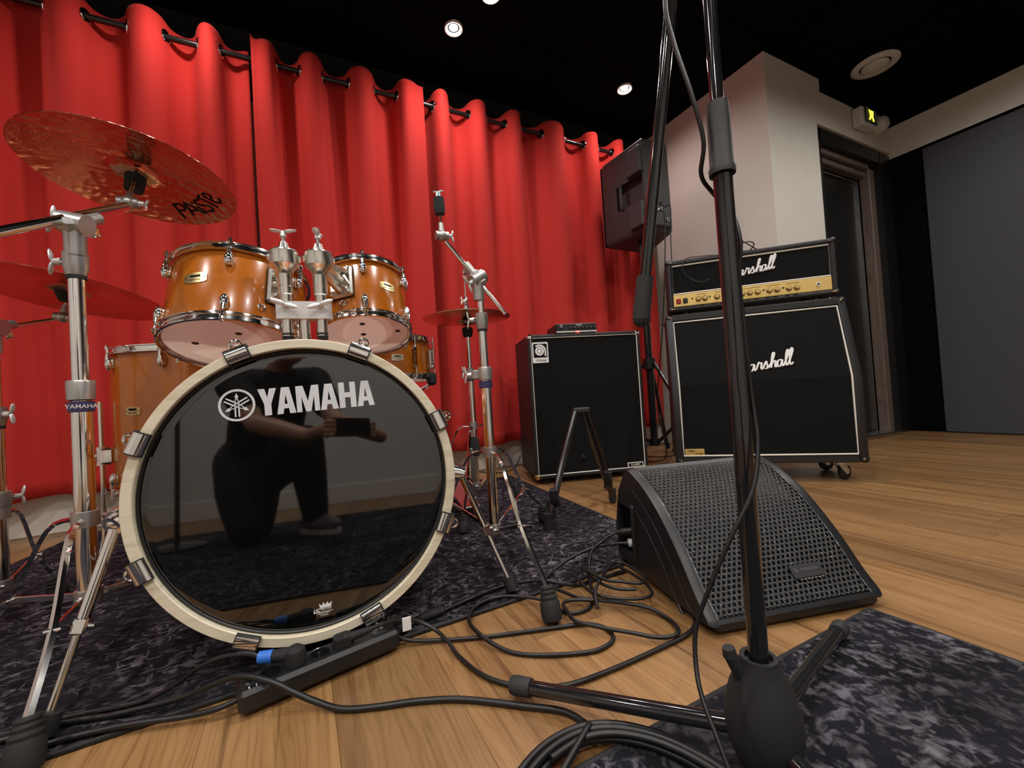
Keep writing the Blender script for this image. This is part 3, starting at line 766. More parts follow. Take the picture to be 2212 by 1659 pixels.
# ------------------------------------------------------------------ generic drum with steel hoops
def hoop_prof(r, s, z0):
    p = [(r+.0010, 0), (r+.0012, .004), (r+.0045, .006), (r+.0045, .0165), (r+.0095, .0180), (r+.0098, .0215), (r+.0060, .0225), (r+.0028, .0190), (r+.0028, .0080), (r-.0008, .0055), (r-.0008, -.0005)]
    # simple triple flange: outer lip at drum edge (z=0), lower flange towards the shell
    q = [(r+.0015, .0010), (r+.0040, -.0008), (r+.0085, .0004), (r+.0088, .0030), (r+.0055, .0045), (r+.0055, .0150), (r+.0110, .0170), (r+.0112, .0200), (r+.0050, .0205), (r+.0030, .0180), (r+.0030, .0040)]
    return [(a, z0+s*b_) for a, b_ in q]
def drum(name, label, cat, c, upv, exh, r, h, nl, a0, badge, group=None, head_dots=(), lug_style='egg', film='head_film', hoop_m='chrome', rod_skip=()):
    c = Vector(c); F = frame(c, upv, exh)
    t_ = thing(name, tuple(c), label, cat, group)
    MB().lathe([(r-.006, .014), (r-.001, .010), (r, .014), (r, h-.014), (r-.001, h-.010), (r-.006, h-.014)], F, 80, closed=True).build('shell', 'shell_amber', t_)
    MB().lathe(hoop_prof(r, 1, 0), F, 80, closed=True).build('bottom_hoop', hoop_m, t_)
    MB().lathe(hoop_prof(r, -1, h), F, 80, closed=True).build('top_hoop', hoop_m, t_)
    bh = MB().lathe([(0, .0085), (r-.010, .0085), (r-.002, .0100), (r+.003, .014), (r+.003, .017)], F, 80).build('bottom_head', film, t_)
    MB().lathe([(0, h-.0085), (r-.010, h-.0085), (r-.002, h-.0100), (r+.003, h-.014), (r+.003, h-.017)], F, 64).build('top_head', 'head_clear' if film == 'head_film' else 'head_white', t_)
    for (dx_, dy_) in head_dots:
        MB().lathe([(0, .0078), (.0075, .0078), (.0075, .0086), (0, .0086)], F @ Matrix.Translation((dx_, dy_, 0)), 20).build('dark_dot', 'head_dot', bh)
    # lugs: local x radial, z towards the drum edge
    if lug_style == 'egg':
        lm = MB().ball((.010, 0, 0), (.0095, .0100, .0185), n=16); lm.box((.003, 0, .001), (.008, .017, .030), bev=.003)
        lm.cyl((.0125, 0, .008), (.0125, 0, .024), .0058, .0050, n=12)
        rdm = MB().cyl((.0125, 0, .018), (.0125, 0, .047), .0026, n=8); rdm.cyl((.0125, 0, .041), (.0125, 0, .0475), .0055, n=10); rdm.box((.0125, 0, .050), (.006, .006, .007), bev=.001)
        rdm.box((.0095, 0, .030), (.010, .016, .006), bev=.002)
    else:
        lm = MB().box((.011, 0, -.030), (.008, .016, .075), bev=.003); lm.box((.005, 0, -.004), (.012, .012, .012), bev=.002)
        rdm = MB().cyl((.0125, 0, .004), (.0125, 0, .040), .0028, n=8); rdm.box((.0125, 0, .044), (.006, .006, .008), bev=.001); rdm.box((.009, 0, .026), (.010, .016, .006), bev=.002)
    lme = lm.mesh('lug', 'chrome', 50); rme = rdm.mesh('tension_rod', 'chrome')
    for k in range(nl):
        a = rad(a0)+2*PI*k/nl; e = Vector((math.cos(a), math.sin(a), 0))
        for s_ in (1, -1):
            if lug_style != 'egg' and s_ == -1 and h < .12: pass
            zc = h-.046 if s_ == 1 else .046
            y_ = Vector((0, 0, s_)).cross(e)
            Mk = F @ Matrix(((e.x, y_.x, 0, e.x*r), (e.y, y_.y, 0, e.y*r), (0, 0, s_, zc), (0, 0, 0, 1)))
            l_ = inst(lme, 'lug', t_, Mk); inst_sub(rme, 'tension_rod', l_)
    # name plate, bent round the shell
    ba, bhgt, bw_, bh_ = badge
    mb = MB(); V_ = []; F_ = []; n = 10
    def S(u, v, rr): a = rad(ba)+u/r; return F @ Vector((rr*math.cos(a), rr*math.sin(a), bhgt+v))
    for i in range(n+1):
        u = -bw_/2+bw_*i/n; hh = bh_/2*(1-.18*(abs(u)/(bw_/2))**2.0)
        if i in (0, n): hh *= .80
        V_ += [S(u, -hh, r+.0003), S(u, hh, r+.0003), S(u, -hh, r+.0019), S(u, hh, r+.0019)]
    for i in range(n):
        a, b_ = 4*i, 4*i+4
        F_ += [(a+2, b_+2, b_+3, a+3), (a, a+1, b_+1, b_), (a, b_, b_+2, a+2), (a+1, a+3, b_+3, b_+1)]
    F_ += [(0, 2, 3, 1), (4*n, 4*n+1, 4*n+3, 4*n+2)]
    mb.add(V_, F_); pl = mb.build('name_plate', 'brass_plate' if cat != 'snare drum' else 'pale_plate', t_)
    a = rad(ba); rr = r+.0020
    def flatm(v, sc): return frame(F @ Vector((rr*math.cos(a), rr*math.sin(a), bhgt+v)), F.to_3x3() @ Vector((math.cos(a), math.sin(a), 0)), F.to_3x3() @ Vector((-math.sin(a), math.cos(a), 0)))
    tm = MB(); M0 = flatm(.0022, 1)
    yamaha(tm, M0 @ Matrix.Translation((-.0122, -.001, 0)), .0060, .0005)
    q = text_poly('STAGE CUSTOM', .0036, flatm(-.0055, 1), .0005); tm.add(q.v, q.f)
    tm.build('plate_lettering', 'ink_black', pl)
    nm_ = MB()
    for s_ in (-1, 1): nm_.ball(S(s_*bw_*.43, 0, r+.002), .0014, n=8, m_=6)
    nm_.build('plate_pin', 'ink_black', pl)
    return t_, F
tomL, FL = drum('rack_tom', 'bigger amber rack tom with chrome hoops, mounted beside the smaller tom', 'tom drum', (-.131, 1.2598, .6347), (.0792, .2945, .9524), (1, 0, 0), .1525, .205, 6, -93,
                (-118, .112, .052, .027), 'rack toms on the bass drum', head_dots=((-.085, -.005), (.012, -.075)))
tomR, FR = drum('rack_tom', 'smaller amber rack tom with chrome hoops, mounted nearest the boom cymbal stand', 'tom drum', (.188, 1.288, .670), (.0361, .3221, .946), (1, 0, 0), .1225, .198, 6, -97,
                (-66, .107, .046, .025), 'rack toms on the bass drum', head_dots=((-.018, -.066), (.085, -.035), (-.008, -.005)))
# mounting brackets on the two toms and the grommets below them
def tom_bracket(t_, F, r, ang, hc, target, gr_ang, gr_h):
    a = rad(ang); e = Vector((math.cos(a), math.sin(a), 0)); y_ = Vector((-math.sin(a), math.cos(a), 0))
    M = F @ Matrix(((e.x, y_.x, 0, e.x*r), (e.y, y_.y, 0, e.y*r), (0, 0, 1, hc), (0, 0, 0, 1)))
    mb = MB().box((.006, 0, 0), (.013, .066, .094), M, bev=.005)
    mb.box((.016, 0, .030), (.016, .050, .016), M, bev=.004); mb.box((.016, 0, -.030), (.016, .050, .016), M, bev=.004)
    for sy in (-1, 1):
        for sz_ in (-1, 1): mb.ball((.013, sy*.024, sz_*.038), .0055, M, n=10, m_=6)
    p = M @ Vector((.018, 0, .006)); q = Vector(target)
    mb.bar(M @ Vector((.012, .018, .030)), q+Vector((0, 0, .010)), .012, .012); mb.bar(M @ Vector((.012, -.018, .030)), q+Vector((0, 0, .006)), .012, .012)
    mb.bar(M @ Vector((.012, 0, -.034)), q+Vector((0, 0, -.018)), .016, .010)
    mb.cyl(p, q, .014, .012, n=14)
    mb.build('mount_bracket', 'nickel', t_)
    MB().box((.0008, 0, 0), (.0014, .069, .097), M, bev=.0006).build('bracket_gasket', 'rubber', t_)
    a = rad(gr_ang); e = F.to_3x3() @ Vector((math.cos(a), math.sin(a), 0)); o = F @ Vector((r*math.cos(a), r*math.sin(a), gr_h))
    MB().lathe([(.0045, .0005), (.0095, .0005), (.0098, .0025), (.0075, .0050), (.0045, .0035)], frame(o, e), 20, closed=True).build('vent_grommet', 'chrome', t_)
HX, HY = .024, 1.100
hdir = Vector((math.cos(az), math.sin(az), 0))
PLx = Vector((HX, HY, 0)) - hdir*.037; PRx = Vector((HX, HY, 0)) + hdir*.037
tom_bracket(tomL, FL, .1525, -52, .112, (PLx.x-.012, PLx.y+.016, .805), -66, .050)
tom_bracket(tomR, FR, .1225, -124, .110, (PRx.x+.012, PRx.y+.018, .815), -124, .048)

# tom holder
zt = .594
hold = thing('tom_holder', (HX, HY, zt), 'chrome double tom holder rising from the top of the bass drum', 'tom holder')
mb = MB().cyl((HX, HY, zt-.01), (HX, HY, .70), .0115, n=20); mb.build('centre_post', 'nickel', hold)
mb = MB().lathe([(.024, zt-.008), (.024, zt+.004), (.017, zt+.010), (.016, zt+.030), (.012, zt+.032), (0, zt+.032), (0, zt-.008)], Matrix.Translation((HX, HY, 0)), 28); mb.build('base_clamp', 'chrome', hold)
Mh = frame((HX, HY, .704), (0, 0, 1), hdir)
mb = MB().prism([(-.058, -.012), (-.046, -.019), (.046, -.019), (.058, -.012), (.060, .012), (.046, .020), (-.046, .020), (-.060, .012)], -.020, .020, Mh)
mb.build('cross_block', 'cast_grey', hold)
def wing(mb, p, axis, side, L=.034, t=.006, rise=.004):
    """wing nut: hub and two flat blades"""
    F = frame(p, axis, side)
    mb.cyl((0, 0, -.004), (0, 0, .008), .0075, .006, n=14, M=F)
    P = []                                   # leaf outline: two rounded blades, slightly dished
    for s_ in (-1, 1):
        mb.ball((s_*L*.52, 0, .0065+rise), (L*.52, t*.62+.0012, .0030), F @ Matrix.Rotation(-s_*.16, 4, 'Y'), n=14, m_=8)
    return mb
for P_, s_ in ((PLx, -1), (PRx, 1)):
    mb = MB().cyl((P_.x, P_.y, .645), (P_.x, P_.y, .775), .0125, n=20); mb.build('side_pipe', 'nickel', hold)
    MB().cyl((P_.x, P_.y, .637), (P_.x, P_.y, .652), .0118, .0128, n=20).build('end_cap', 'rubber', hold)
    mb = MB().lathe([(.0125, .742), (.0155, .744), (.0155, .760), (.0148, .761), (.0155, .762), (.0155, .790), (.0200, .800), (.026, .806), (.031, .812), (.0315, .814), (.0315, .842), (.030, .845), (.014, .849), (.011, .858), (.0085, .866), (.0045, .868), (.0045, .880), (0, .880)], Matrix.Translation((P_.x, P_.y, 0)), 32)
    mb.cyl((P_.x-.035, P_.y-.001, .828), (P_.x+.035, P_.y-.001, .828), .009, n=12)
    mb.build('ball_clamp', 'nickel', hold, sharp=22)
    mb = wing(MB(), (P_.x, P_.y, .884), (0, 0, 1), (1, -.25, 0) if s_ < 0 else (.25, 1, 0), L=.030, t=.013, rise=.0)
    mb.build('wing_nut', 'cast_grey', hold)
    fr_ = Vector((P_.x, P_.y, .714)) + Vector((math.sin(az), -math.cos(az), 0))*.024
    mb = wing(MB(), fr_, (math.sin(az), -math.cos(az), 0), (s_*.95, 0, .32), L=.030, t=.008); mb.build('wing_nut', 'cast_grey', hold)

# floor tom and its legs
ftx, fty, ftr, ftt = -.285, 1.665, .2025, .678
ftom, FF = drum('floor_tom', 'tall amber floor tom on chrome legs behind the bass drum', 'tom drum', (ftx, fty, .265), (0, 0, 1), (1, 0, 0), ftr, ftt-.265, 8, -101.4, (-125, .232, .046, .024))
for a in (-163, -43, 77):
    e = Vector((math.cos(rad(a)), math.sin(rad(a)), 0)); o = Vector((ftx, fty, 0)) + e*(ftr+.022)
    mb = MB().box((0, 0, 0), (.030, .034, .046), frame((o.x-e.x*.010, o.y-e.y*.010, .375), (0, 0, 1), e), bev=.006); mb.cyl((o.x, o.y, .350), (o.x, o.y, .402), .013, n=16)
    br = mb.build('leg_bracket', 'chrome', ftom)
    wing(MB(), (o.x+e.x*.016, o.y+e.y*.016, .376), e, (0, 0, 1), L=.022, t=.006).build('wing_nut', 'cast_grey', br)
    MB().tube(spline([(o.x, o.y, .53), (o.x, o.y, .40), (o.x, o.y, .20), (o.x+e.x*.006, o.y+e.y*.006, .12), (o.x+e.x*.028, o.y+e.y*.028, .06), (o.x+e.x*.034, o.y+e.y*.034, .012)], 5), .0056, 10).build('leg', 'chrome', ftom)
    MB().cyl((o.x+e.x*.034, o.y+e.y*.034, .007), (o.x+e.x*.032, o.y+e.y*.032, .040), .015, .012, n=16).build('foot', 'rubber', ftom)

# snare drum with throw-off, on its basket stand
snx, sny, snz = .310, 1.690, .556
snare, FS = drum('snare_drum', 'amber snare drum with tall tube lugs on a basket stand behind the smaller tom', 'snare drum', (snx, sny, snz), (0, 0, 1), (1, 0, 0), .1765, .162, 8, -65.4, (-86, .078, .042, .024), lug_style='tube', film='head_white')
a = rad(-38); e = Vector((math.cos(a), math.sin(a), 0)); o = Vector((snx, sny, snz+.075))+e*.180
mb = MB().box((0, 0, 0), (.016, .026, .075), frame(o+e*.006, (0, 0, 1), e), bev=.004); mb.box((.012, 0, .012), (.014, .012, .060), frame(o+e*.006, (0, 0, 1), e), bev=.004); mb.ball(o+e*.014+Vector((0, 0, -.030)), .010)
mb.build('throw_off', 'chrome', snare)
sst = thing('snare_stand', (snx, sny, .007), 'chrome snare stand with rubber-tipped basket arms', 'drum stand')
mb = MB().cyl((snx, sny, .06), (snx, sny, .481), .0115, n=16); mb.cyl((snx, sny, .30), (snx, sny, .34), .018, n=16); mb.build('tube', 'chrome', sst)
for a in (-45, 75, 195):
    e = Vector((math.cos(rad(a)), math.sin(rad(a)), 0)); p0 = Vector((snx, sny, .481)); p1 = p0+e*.185+Vector((0, 0, .05))
    MB().tube(spline([p0, p0+e*.10+Vector((0, 0, .02)), p1, p1+e*.01+Vector((0, 0, .035))], 4), .006, 8).build('basket_arm', 'chrome', sst)
    mb = MB().box((0, 0, 0), (.034, .034, .050), frame(p1+e*.016+Vector((0, 0, .024)), (0, 0, 1), e), bev=.010); mb.box((-.016, 0, .0), (.022, .050, .020), frame(p1+e*.024+Vector((0, 0, .030)), (0, 0, 1), e), bev=.007)
    mb.build('rubber_grip', 'rubber', sst)
for a in (-125, -5, 115):
    e = Vector((math.cos(rad(a)), math.sin(rad(a)), 0)); p0 = Vector((snx, sny, .26)); p1 = Vector((snx, sny, .025))+e*.23
    mb = MB().bar(p0, p1, .012, .004, e.cross(Vector((0, 0, 1)))); mb.bar((snx, sny, .08), p0*.45+p1*.55, .010, .003, e.cross(Vector((0, 0, 1)))); mb.build('leg', 'chrome', sst)
    MB().cyl(p1+Vector((0, 0, .012))-e*.006, p1+Vector((0, 0, -.018))+e*.006, .013, n=14).build('foot', 'rubber', sst)
# ------------------------------------------------------------------ cymbals
def cymbal(name, label, c, upv, r, bell, material, xh=(1, 0, 0), prof_h=.018, group=None):
    """c: centre of the rim plane, local z = up side"""
    F = frame(c, upv, xh); t_ = thing(name, tuple(c), label, 'cymbal', group)
    bh = .020*bell/.06; top = []
    n = 18
    for i in range(n+1):                                  # bow from rim to bell edge
        u = i/n; rr = r + (bell-r)*u; top.append((rr, prof_h*(1-((rr-bell)/(r-bell))**2)*.92 + prof_h*.08*u))
    zb = top[-1][1]
    for i in range(1, 9):
        u = i/8; rr = bell*(1-u) + .006*u; top.append((rr, zb + bh*math.sin(u*PI/2)))
    th = .0011
    prof = top + [(rr, z-th) for rr, z in top[::-1]]
    mb = MB().lathe(prof, None, 96, closed=True)
    me = mb.mesh('plate', material, 60)
    o = inst(me, 'plate', t_, F)
    def zs(rr):
        if rr > bell: return prof_h*(1-((rr-bell)/(r-bell))**2)*.92 + prof_h*.08*(r-rr)/(r-bell) - th
        return zb
    return t_, F, zs, zb+bh
CRC = Vector((-.3203, 1.2794, 1.0474)); CRU = Vector((.1121, .0981, .9888))
crash, FC, zsC, topC = cymbal('crash_cymbal', 'large hammered bronze crash cymbal tilted high over the kit, black lettering underneath', CRC, CRU, .203, .052, 'bronze_hammered')
# black PAiSTe lettering stencilled on the underside, bent to the bow
strokes = {  # letter: list of polylines in a unit box
    'P': [[(0, -.25), (.05, .95)], [(.03, .9), (.35, .95), (.5, .72), (.38, .48), (.05, .45)]],
    'A': [[(0, 0), (.32, 1.05), (.62, 0)], [(.12, .34), (.52, .34)]],
    'i': [[(.1, 0), (.1, .62)], [(.1, .85), (.12, .97)]],
    'S': [[(.5, .86), (.28, .98), (.06, .82), (.14, .60), (.42, .44), (.48, .18), (.26, .0), (.02, .12)]],
    'T': [[(-.05, .92), (.60, 1.02)], [(.27, .96), (.24, 0)]],
    'e': [[(.06, .44), (.50, .50), (.46, .80), (.22, .84), (.04, .56), (.06, .16), (.30, .0), (.55, .14)]]}
adv = {'P': .52, 'A': .66, 'i': .26, 'S': .52, 'T': .55, 'e': .6}
ink = MB(); xo = -1.58; H_ = .046
a_mid, r_mid = None, .150
# text runs along the rim; baseline faces outwards when read from below
loc = FC.inverted() @ Vector((-.205, 1.345, 1.03))
a_mid = rad(37)
for ch in 'PAiSTe':
    for pl in strokes[ch]:
        pts = []
        for px_, py_ in spline([(x, y, 0) for x, y in pl], 4) and [(q.x, q.y) for q in spline([(x, y, 0) for x, y in pl], 4)]:
            s_ = (xo+px_)*H_*1.12; rr = .145 + (.5-py_)*H_; th_ = a_mid - s_/.145
            pts.append(FC @ Vector((rr*math.cos(th_), rr*math.sin(th_), zsC(rr)-.0006)))
        ink.tube(pts, .0036, 6, flat=.14)
    xo += adv[ch]
ink.build('lettering', 'ink_black', crash, label='black lettering under the cymbal')
ride, FRi, zsR, topR = cymbal('ride_cymbal', 'flat reddish bronze cymbal hanging lower, behind the tall cymbal stand', (-.5766, 1.6555, .8455), (.1643, .0842, .9828), .229, .06, 'bronze_red', prof_h=.016)
HHX, HHY = .6348, 1.6179
hatb, _, _, _ = cymbal('hi_hat_cymbal', 'lower cymbal of the small hi-hat pair, turned upside down', (HHX, HHY, .800), (0, -.01, -1), .178, .05, 'bronze_plain', prof_h=.014)
hatt, _, _, _ = cymbal('hi_hat_cymbal', 'upper cymbal of the small hi-hat pair, dome upwards', (HHX, HHY, .8022), (0, .01, 1), .178, .05, 'bronze_plain', prof_h=.014)

# ------------------------------------------------------------------ stands
def tripod(t_, xy, zu, zl, feet, rsleeve=.018, m_='chrome', foot=.021, strip=.0105):
    """double-braced tripod: upper collar zu, lower collar zl, feet at given floor points"""
    x, y = xy
    MB().cyl((x, y, zu-.014), (x, y, zu+.014), rsleeve*1.25, n=20).build('upper_collar', 'cast_dark', t_)
    MB().cyl((x, y, zl-.012), (x, y, zl+.012), rsleeve*1.25, n=20).build('lower_collar', 'cast_dark', t_)
    for (fx_, fy_) in feet:
        d = Vector((fx_-x, fy_-y, 0)); R_ = d.length; e = d/R_; sd = Vector((-e.y, e.x, 0))
        for_ = []
        top = Vector((x, y, zu))+e*(rsleeve+.006); ft = Vector((fx_, fy_, .030)); k1 = top+e*R_*.22+Vector((0, 0, -.020))
        mid = top*.42+ft*.58+Vector((0, 0, .012))
        mb = MB(); path = spline([top, k1, mid, ft+Vector((0, 0, .035))], 4)
        mb.tube(path, strip*.55, 4, flat=.75)
        mb.build('leg', m_, t_)
        lo = Vector((x, y, zl))+e*(rsleeve+.004)
        mb = MB()
        mb.bar(lo, mid, .011, .005, e.cross(sd))
        mb.cyl(mid-sd*.010, mid+sd*.010, .0036, n=8); mb.cyl(lo-sd*.010, lo+sd*.010, .0036, n=8)
        mb.build('brace', m_, t_)
        dn = (ft-mid).normalized(); b0 = ft+Vector((0, 0, .030))-e*.004; b1 = Vector((fx_, fy_, .008))+e*.012
        F_ = frame(b0, b1-b0); Lf = (b1-b0).length
        pr = [(0, -.012), (foot*.62, -.012), (foot*.72, -.008), (foot*.66, -.004), (foot*.80, 0), (foot*.74, .005), (foot*.90, .010), (foot*.84, .015), (foot, .022), (foot*1.05, Lf*.8), (foot*.95, Lf), (0, Lf)]
        MB().lathe(pr, F_, 20).build('rubber_foot', 'rubber', t_)
def memlock(t_, xy, z, r, txt=True, flip=0):
    x, y = xy
    mb = MB().lathe([(r+.001, z-.018), (r+.0075, z-.016), (r+.0085, z+.016), (r+.007, z+.020), (r+.001, z+.020)], Matrix.Translation((x, y, 0)), 28, closed=True)
    c_ = mb.build('height_clamp', 'cast_dark', t_)
    d = Vector((-x, -y, 0)).normalized(); sd = Vector((-d.y, d.x, 0)) if flip == 0 else (-1*d if flip == 1 else Vector((d.y, -d.x, 0)))
    mb = MB().box((0, 0, 0), (.020, .016, .026), frame((x+sd.x*(r+.014), y+sd.y*(r+.014), z), (0, 0, 1), sd), bev=.003); mb.build('clamp_lug', 'cast_dark', c_)
    wing(MB(), (x+sd.x*(r+.030), y+sd.y*(r+.030), z), sd, (0, 0, 1), L=.026, t=.006).build('wing_nut', 'cast_grey', c_)
    m_ = MB().lathe([(r+.001, z-.040), (r+.0065, z-.038), (r+.0065, z-.020), (r+.001, z-.019)], Matrix.Translation((x, y, 0)), 28, closed=True).build('memory_ring', 'memory_blue', t_)
    if txt:
        q = text_poly('YAMAHA', .0105, frame((x+d.x*(r+.0068), y+d.y*(r+.0068), z-.029), d, (0, 0, 1)) @ Matrix.Rotation(-PI/2, 4, 'Z'), .0006, bold=.0002)
        q.build('ring_lettering', 'cast_grey', m_)
def plainclamp(t_, xy, z, r, side):
    x, y = xy; sd = Vector(side).normalized()
    mb = MB().lathe([(r+.0005, z-.022), (r+.004, z-.021), (r+.0075, z-.004), (r+.0075, z+.022), (r+.005, z+.024), (r+.0005, z+.024)], Matrix.Translation((x, y, 0)), 28, closed=True)
    c_ = mb.build('height_clamp', 'cast_dark', t_)
    MB().cyl((x, y, z-.028), (x, y, z-.021), r+.004, n=24).build('bushing', 'rubber', c_)
    p = Vector((x, y, z+.006))+sd*(r+.016)
    MB().cyl((x, y, z+.006), p, .006, n=10).build('clamp_bolt', 'chrome', c_)
    wing(MB(), p, sd, (0, 0, 1), L=.026, t=.007).build('wing_nut', 'cast_grey', c_)
def boom(t_, piv, tip, tail, rr=.0065, felt_dir=None, cap=True):
    piv, tip, tail = Vector(piv), Vector(tip), Vector(tail)
    MB().cyl(tail, tip, rr, n=14).build('boom_rod', 'chrome', t_)
    d = (tip-tail).normalized()
    mb = MB().box((0, 0, 0), (.034, .030, .052), frame(piv, d), bev=.008); F_ = frame(piv, d)
    mb.cyl(F_ @ Vector((-.022, 0, 0)), F_ @ Vector((.022, 0, 0)), .020, n=22); mb.cyl(piv, piv+d*.055, .0115, n=16)
    mb.lathe([(0, -.062), (.0155, -.062), (.0165, -.050), (.0165, -.025), (.020, -.010), (0, -.005)], Matrix.Translation(piv), 24)
    tb = mb.build('tilter', 'cast_dark', t_)
    wing(MB(), F_ @ Vector((-.026, 0, 0)), F_.to_3x3() @ Vector((-1, 0, 0)), (0, 0, 1), L=.028, t=.007).build('wing_nut', 'cast_grey', tb)
    wing(MB(), F_ @ Vector((.0, .020, .040)), F_.to_3x3() @ Vector((0, 1, 0)), d, L=.014, t=.005).build('wing_nut', 'chrome', tb)
def cym_top(t_, base, upv, stem, felt=True, sleeve=.0, flen=.034):
    """small tilter at the boom end, stem, cup, felts and wing nut"""
    base = Vector(base); u = Vector(upv).normalized()
    F_ = frame(base, u)
    mb = MB().ball(base, .0155); mb.cyl(F_ @ Vector((-.018, 0, 0)), F_ @ Vector((.018, 0, 0)), .012, n=18); mb.cyl(base, base+u*.036, .010, .007, n=14)
    c_ = mb.build('top_tilter', 'cast_dark', t_)
    wing(MB(), F_ @ Vector((.020, 0, 0)), F_.to_3x3() @ Vector((1, 0, 0)), u, L=.020, t=.005).build('wing_nut', 'cast_grey', c_)
    MB().cyl(base+u*.03, base+u*stem, .0036, n=10).build('stem', 'chrome', t_)
    return F_
# tall crash stand beside the bass drum
cx, cy = -.362, 1.075
st = thing('cymbal_stand', (cx, cy, .007), 'tall chrome boom cymbal stand holding the tilted crash cymbal beside the bass drum', 'cymbal stand')
MB().cyl((cx, cy, .145), (cx, cy, .515), .0155, n=24).build('lower_tube', 'chrome', st)
MB().cyl((cx, cy, .50), (cx, cy, .80), .0125, n=24).build('upper_tube', 'chrome', st)
memlock(st, (cx, cy), .535, .0125, flip=1)
plainclamp(st, (cx, cy), .775, .011, (-.9, .25, 0))
tripod(st, (cx, cy), .297, .155, [(-.356, .850), (-.575, 1.185), (-.155, 1.20)], .0165)
boom(st, (cx+.002, cy-.005, .852), (-.312, 1.175, .938), (-.452, .905, .745), rr=.0085)
tb_ = Vector((-.316, 1.205, .958)); cym_top(st, tb_, CRC+CRU*.02-tb_, .135)
MB().cyl(CRC+CRU*(-.030), CRC+CRU*(.006), .0185, .0205, n=20).build('felt_cup', 'felt', st)
MB().cyl(CRC+CRU*(topC+.001), CRC+CRU*(topC+.014), .016, n=18).build('felt_washer', 'felt', st)
wing(MB(), CRC+CRU*(topC+.018), CRU, (1, 0, 0), L=.018, t=.006).build('wing_nut', 'chrome', st)

# stand of the low cymbal at the far side
rx_, ry_ = -.640, 1.450
st = thing('cymbal_stand', (rx_, ry_, .007), 'chrome boom cymbal stand carrying the flat reddish cymbal', 'cymbal stand')
MB().cyl((rx_, ry_, .09), (rx_, ry_, .47), .0150, n=20).build('lower_tube', 'chrome', st)
MB().cyl((rx_, ry_, .46), (rx_, ry_, .66), .0120, n=20).build('upper_tube', 'chrome', st)
plainclamp(st, (rx_, ry_), .50, .0125, (.8, -.4, 0)); plainclamp(st, (rx_, ry_), .30, .0145, (.6, .6, 0))
tripod(st, (rx_, ry_), .275, .105, [(-.598, 1.582), (-.83, 1.53), (-.60, 1.25)], .0160)
rt_ = Vector((-.5766, 1.6555, .8455)) - Vector((.1643, .0842, .9828))*.068
boom(st, (rx_, ry_, .715), rt_-Vector((.012, .03, .015)), (-.70, 1.23, .640))
RU = Vector((.1643, .0842, .9828)); RC = Vector((-.5766, 1.6555, .8455))
cym_top(st, rt_, RC-rt_, .11)
MB().cyl(RC+RU*(-.022), RC+RU*.004, .0165, .030, n=20).build('felt_cup', 'felt', st)
wing(MB(), RC+RU*(topR+.010), RU, (1, 0, 0), L=.018, t=.006).build('wing_nut', 'chrome', st)

# boom stand without a cymbal
sx_, sy_ = .478, 1.103
st = thing('cymbal_stand', (sx_, sy_, .007), 'chrome boom cymbal stand without a cymbal, black felt on its bare tip', 'cymbal stand')
MB().cyl((sx_, sy_, .09), (sx_, sy_, .545), .0145, n=24).build('lower_tube', 'chrome', st)
MB().cyl((sx_, sy_, .53), (sx_, sy_, .70), .0120, n=24).build('middle_tube', 'chrome', st)
MB().cyl((sx_, sy_, .68), (sx_, sy_, .775), .0095, n=24).build('upper_tube', 'chrome', st)
memlock(st, (sx_, sy_), .540, .0125, txt=False, flip=2); plainclamp(st, (sx_, sy_), .690, .0105, (-.85, .3, 0))
tripod(st, (sx_, sy_), .320, .105, [(.450, .775), (.770, 1.330), (.345, 1.350)], .0155)
boom(st, (.472, 1.100, .812), (.396, 1.134, .922), (.536, 1.068, .708), rr=.0058)
b0 = Vector((.386, 1.138, .940)); cym_top(st, b0, (-.03, .0, 1), .115)
u_ = Vector((-.03, 0, 1)).normalized()
MB().cyl(b0+u_*.062, b0+u_*.072, .0145, .0155, n=20).build('cup_washer', 'rubber', st)
MB().cyl(b0+u_*.072, b0+u_*.108, .0158, .0150, n=22).build('felt_stack', 'felt', st)
wing(MB(), b0+u_*.114, u_, (1, -.5, .2), L=.017, t=.005).build('wing_nut', 'chrome', st)

# hi-hat stand with pedal
st = thing('hi_hat_stand', (HHX, HHY, .007), 'slim chrome hi-hat stand with pedal behind the bare boom stand', 'hi-hat stand')
MB().cyl((HHX, HHY, .10), (HHX, HHY, .56), .0125, n=18).build('lower_tube', 'chrome', st)
MB().cyl((HHX, HHY, .55), (HHX, HHY, .745), .0085, n=18).build('upper_tube', 'chrome', st)
MB().cyl((HHX, HHY, .74), (HHX, HHY, 1.01), .0032, n=10).build('pull_rod', 'chrome', st)
plainclamp(st, (HHX, HHY), .57, .0100, (-.8, -.3, 0))
MB().lathe([(0, .724), (.018, .724), (.022, .744), (.022, .760), (.010, .766), (0, .766)], Matrix.Translation((HHX, HHY, 0)), 24).build('seat_cup', 'felt', st)
mb = MB().lathe([(0, .838), (.013, .838), (.013, .850), (.008, .856), (.008, .885), (.0055, .890), (0, .890)], Matrix.Translation((HHX, HHY, 0)), 20); mb.build('clutch', 'chrome', st)
wing(MB(), (HHX-.012, HHY-.006, .870), (-.9, -.4, 0), (0, 0, 1), L=.018, t=.005).build('wing_nut', 'cast_grey', st)
MB().lathe([(.0128, .315), (.020, .300), (.021, .24), (.017, .236), (.0128, .236)], Matrix.Translation((HHX, HHY, 0)), 20, closed=True).build('spring_housing', 'rubber', st)
tripod(st, (HHX, HHY), .36, .115, [(.46, 1.80), (.86, 1.72), (.50, 1.42)], .014)
Mp_ = frame((HHX-.03, HHY+.06, .035), (0, -.12, 1), (1, 0, 0))
mb = MB().box((0, .06, .02), (.075, .26, .007), Mp_ @ Matrix.Rotation(rad(9), 4, 'X'), bev=.003)
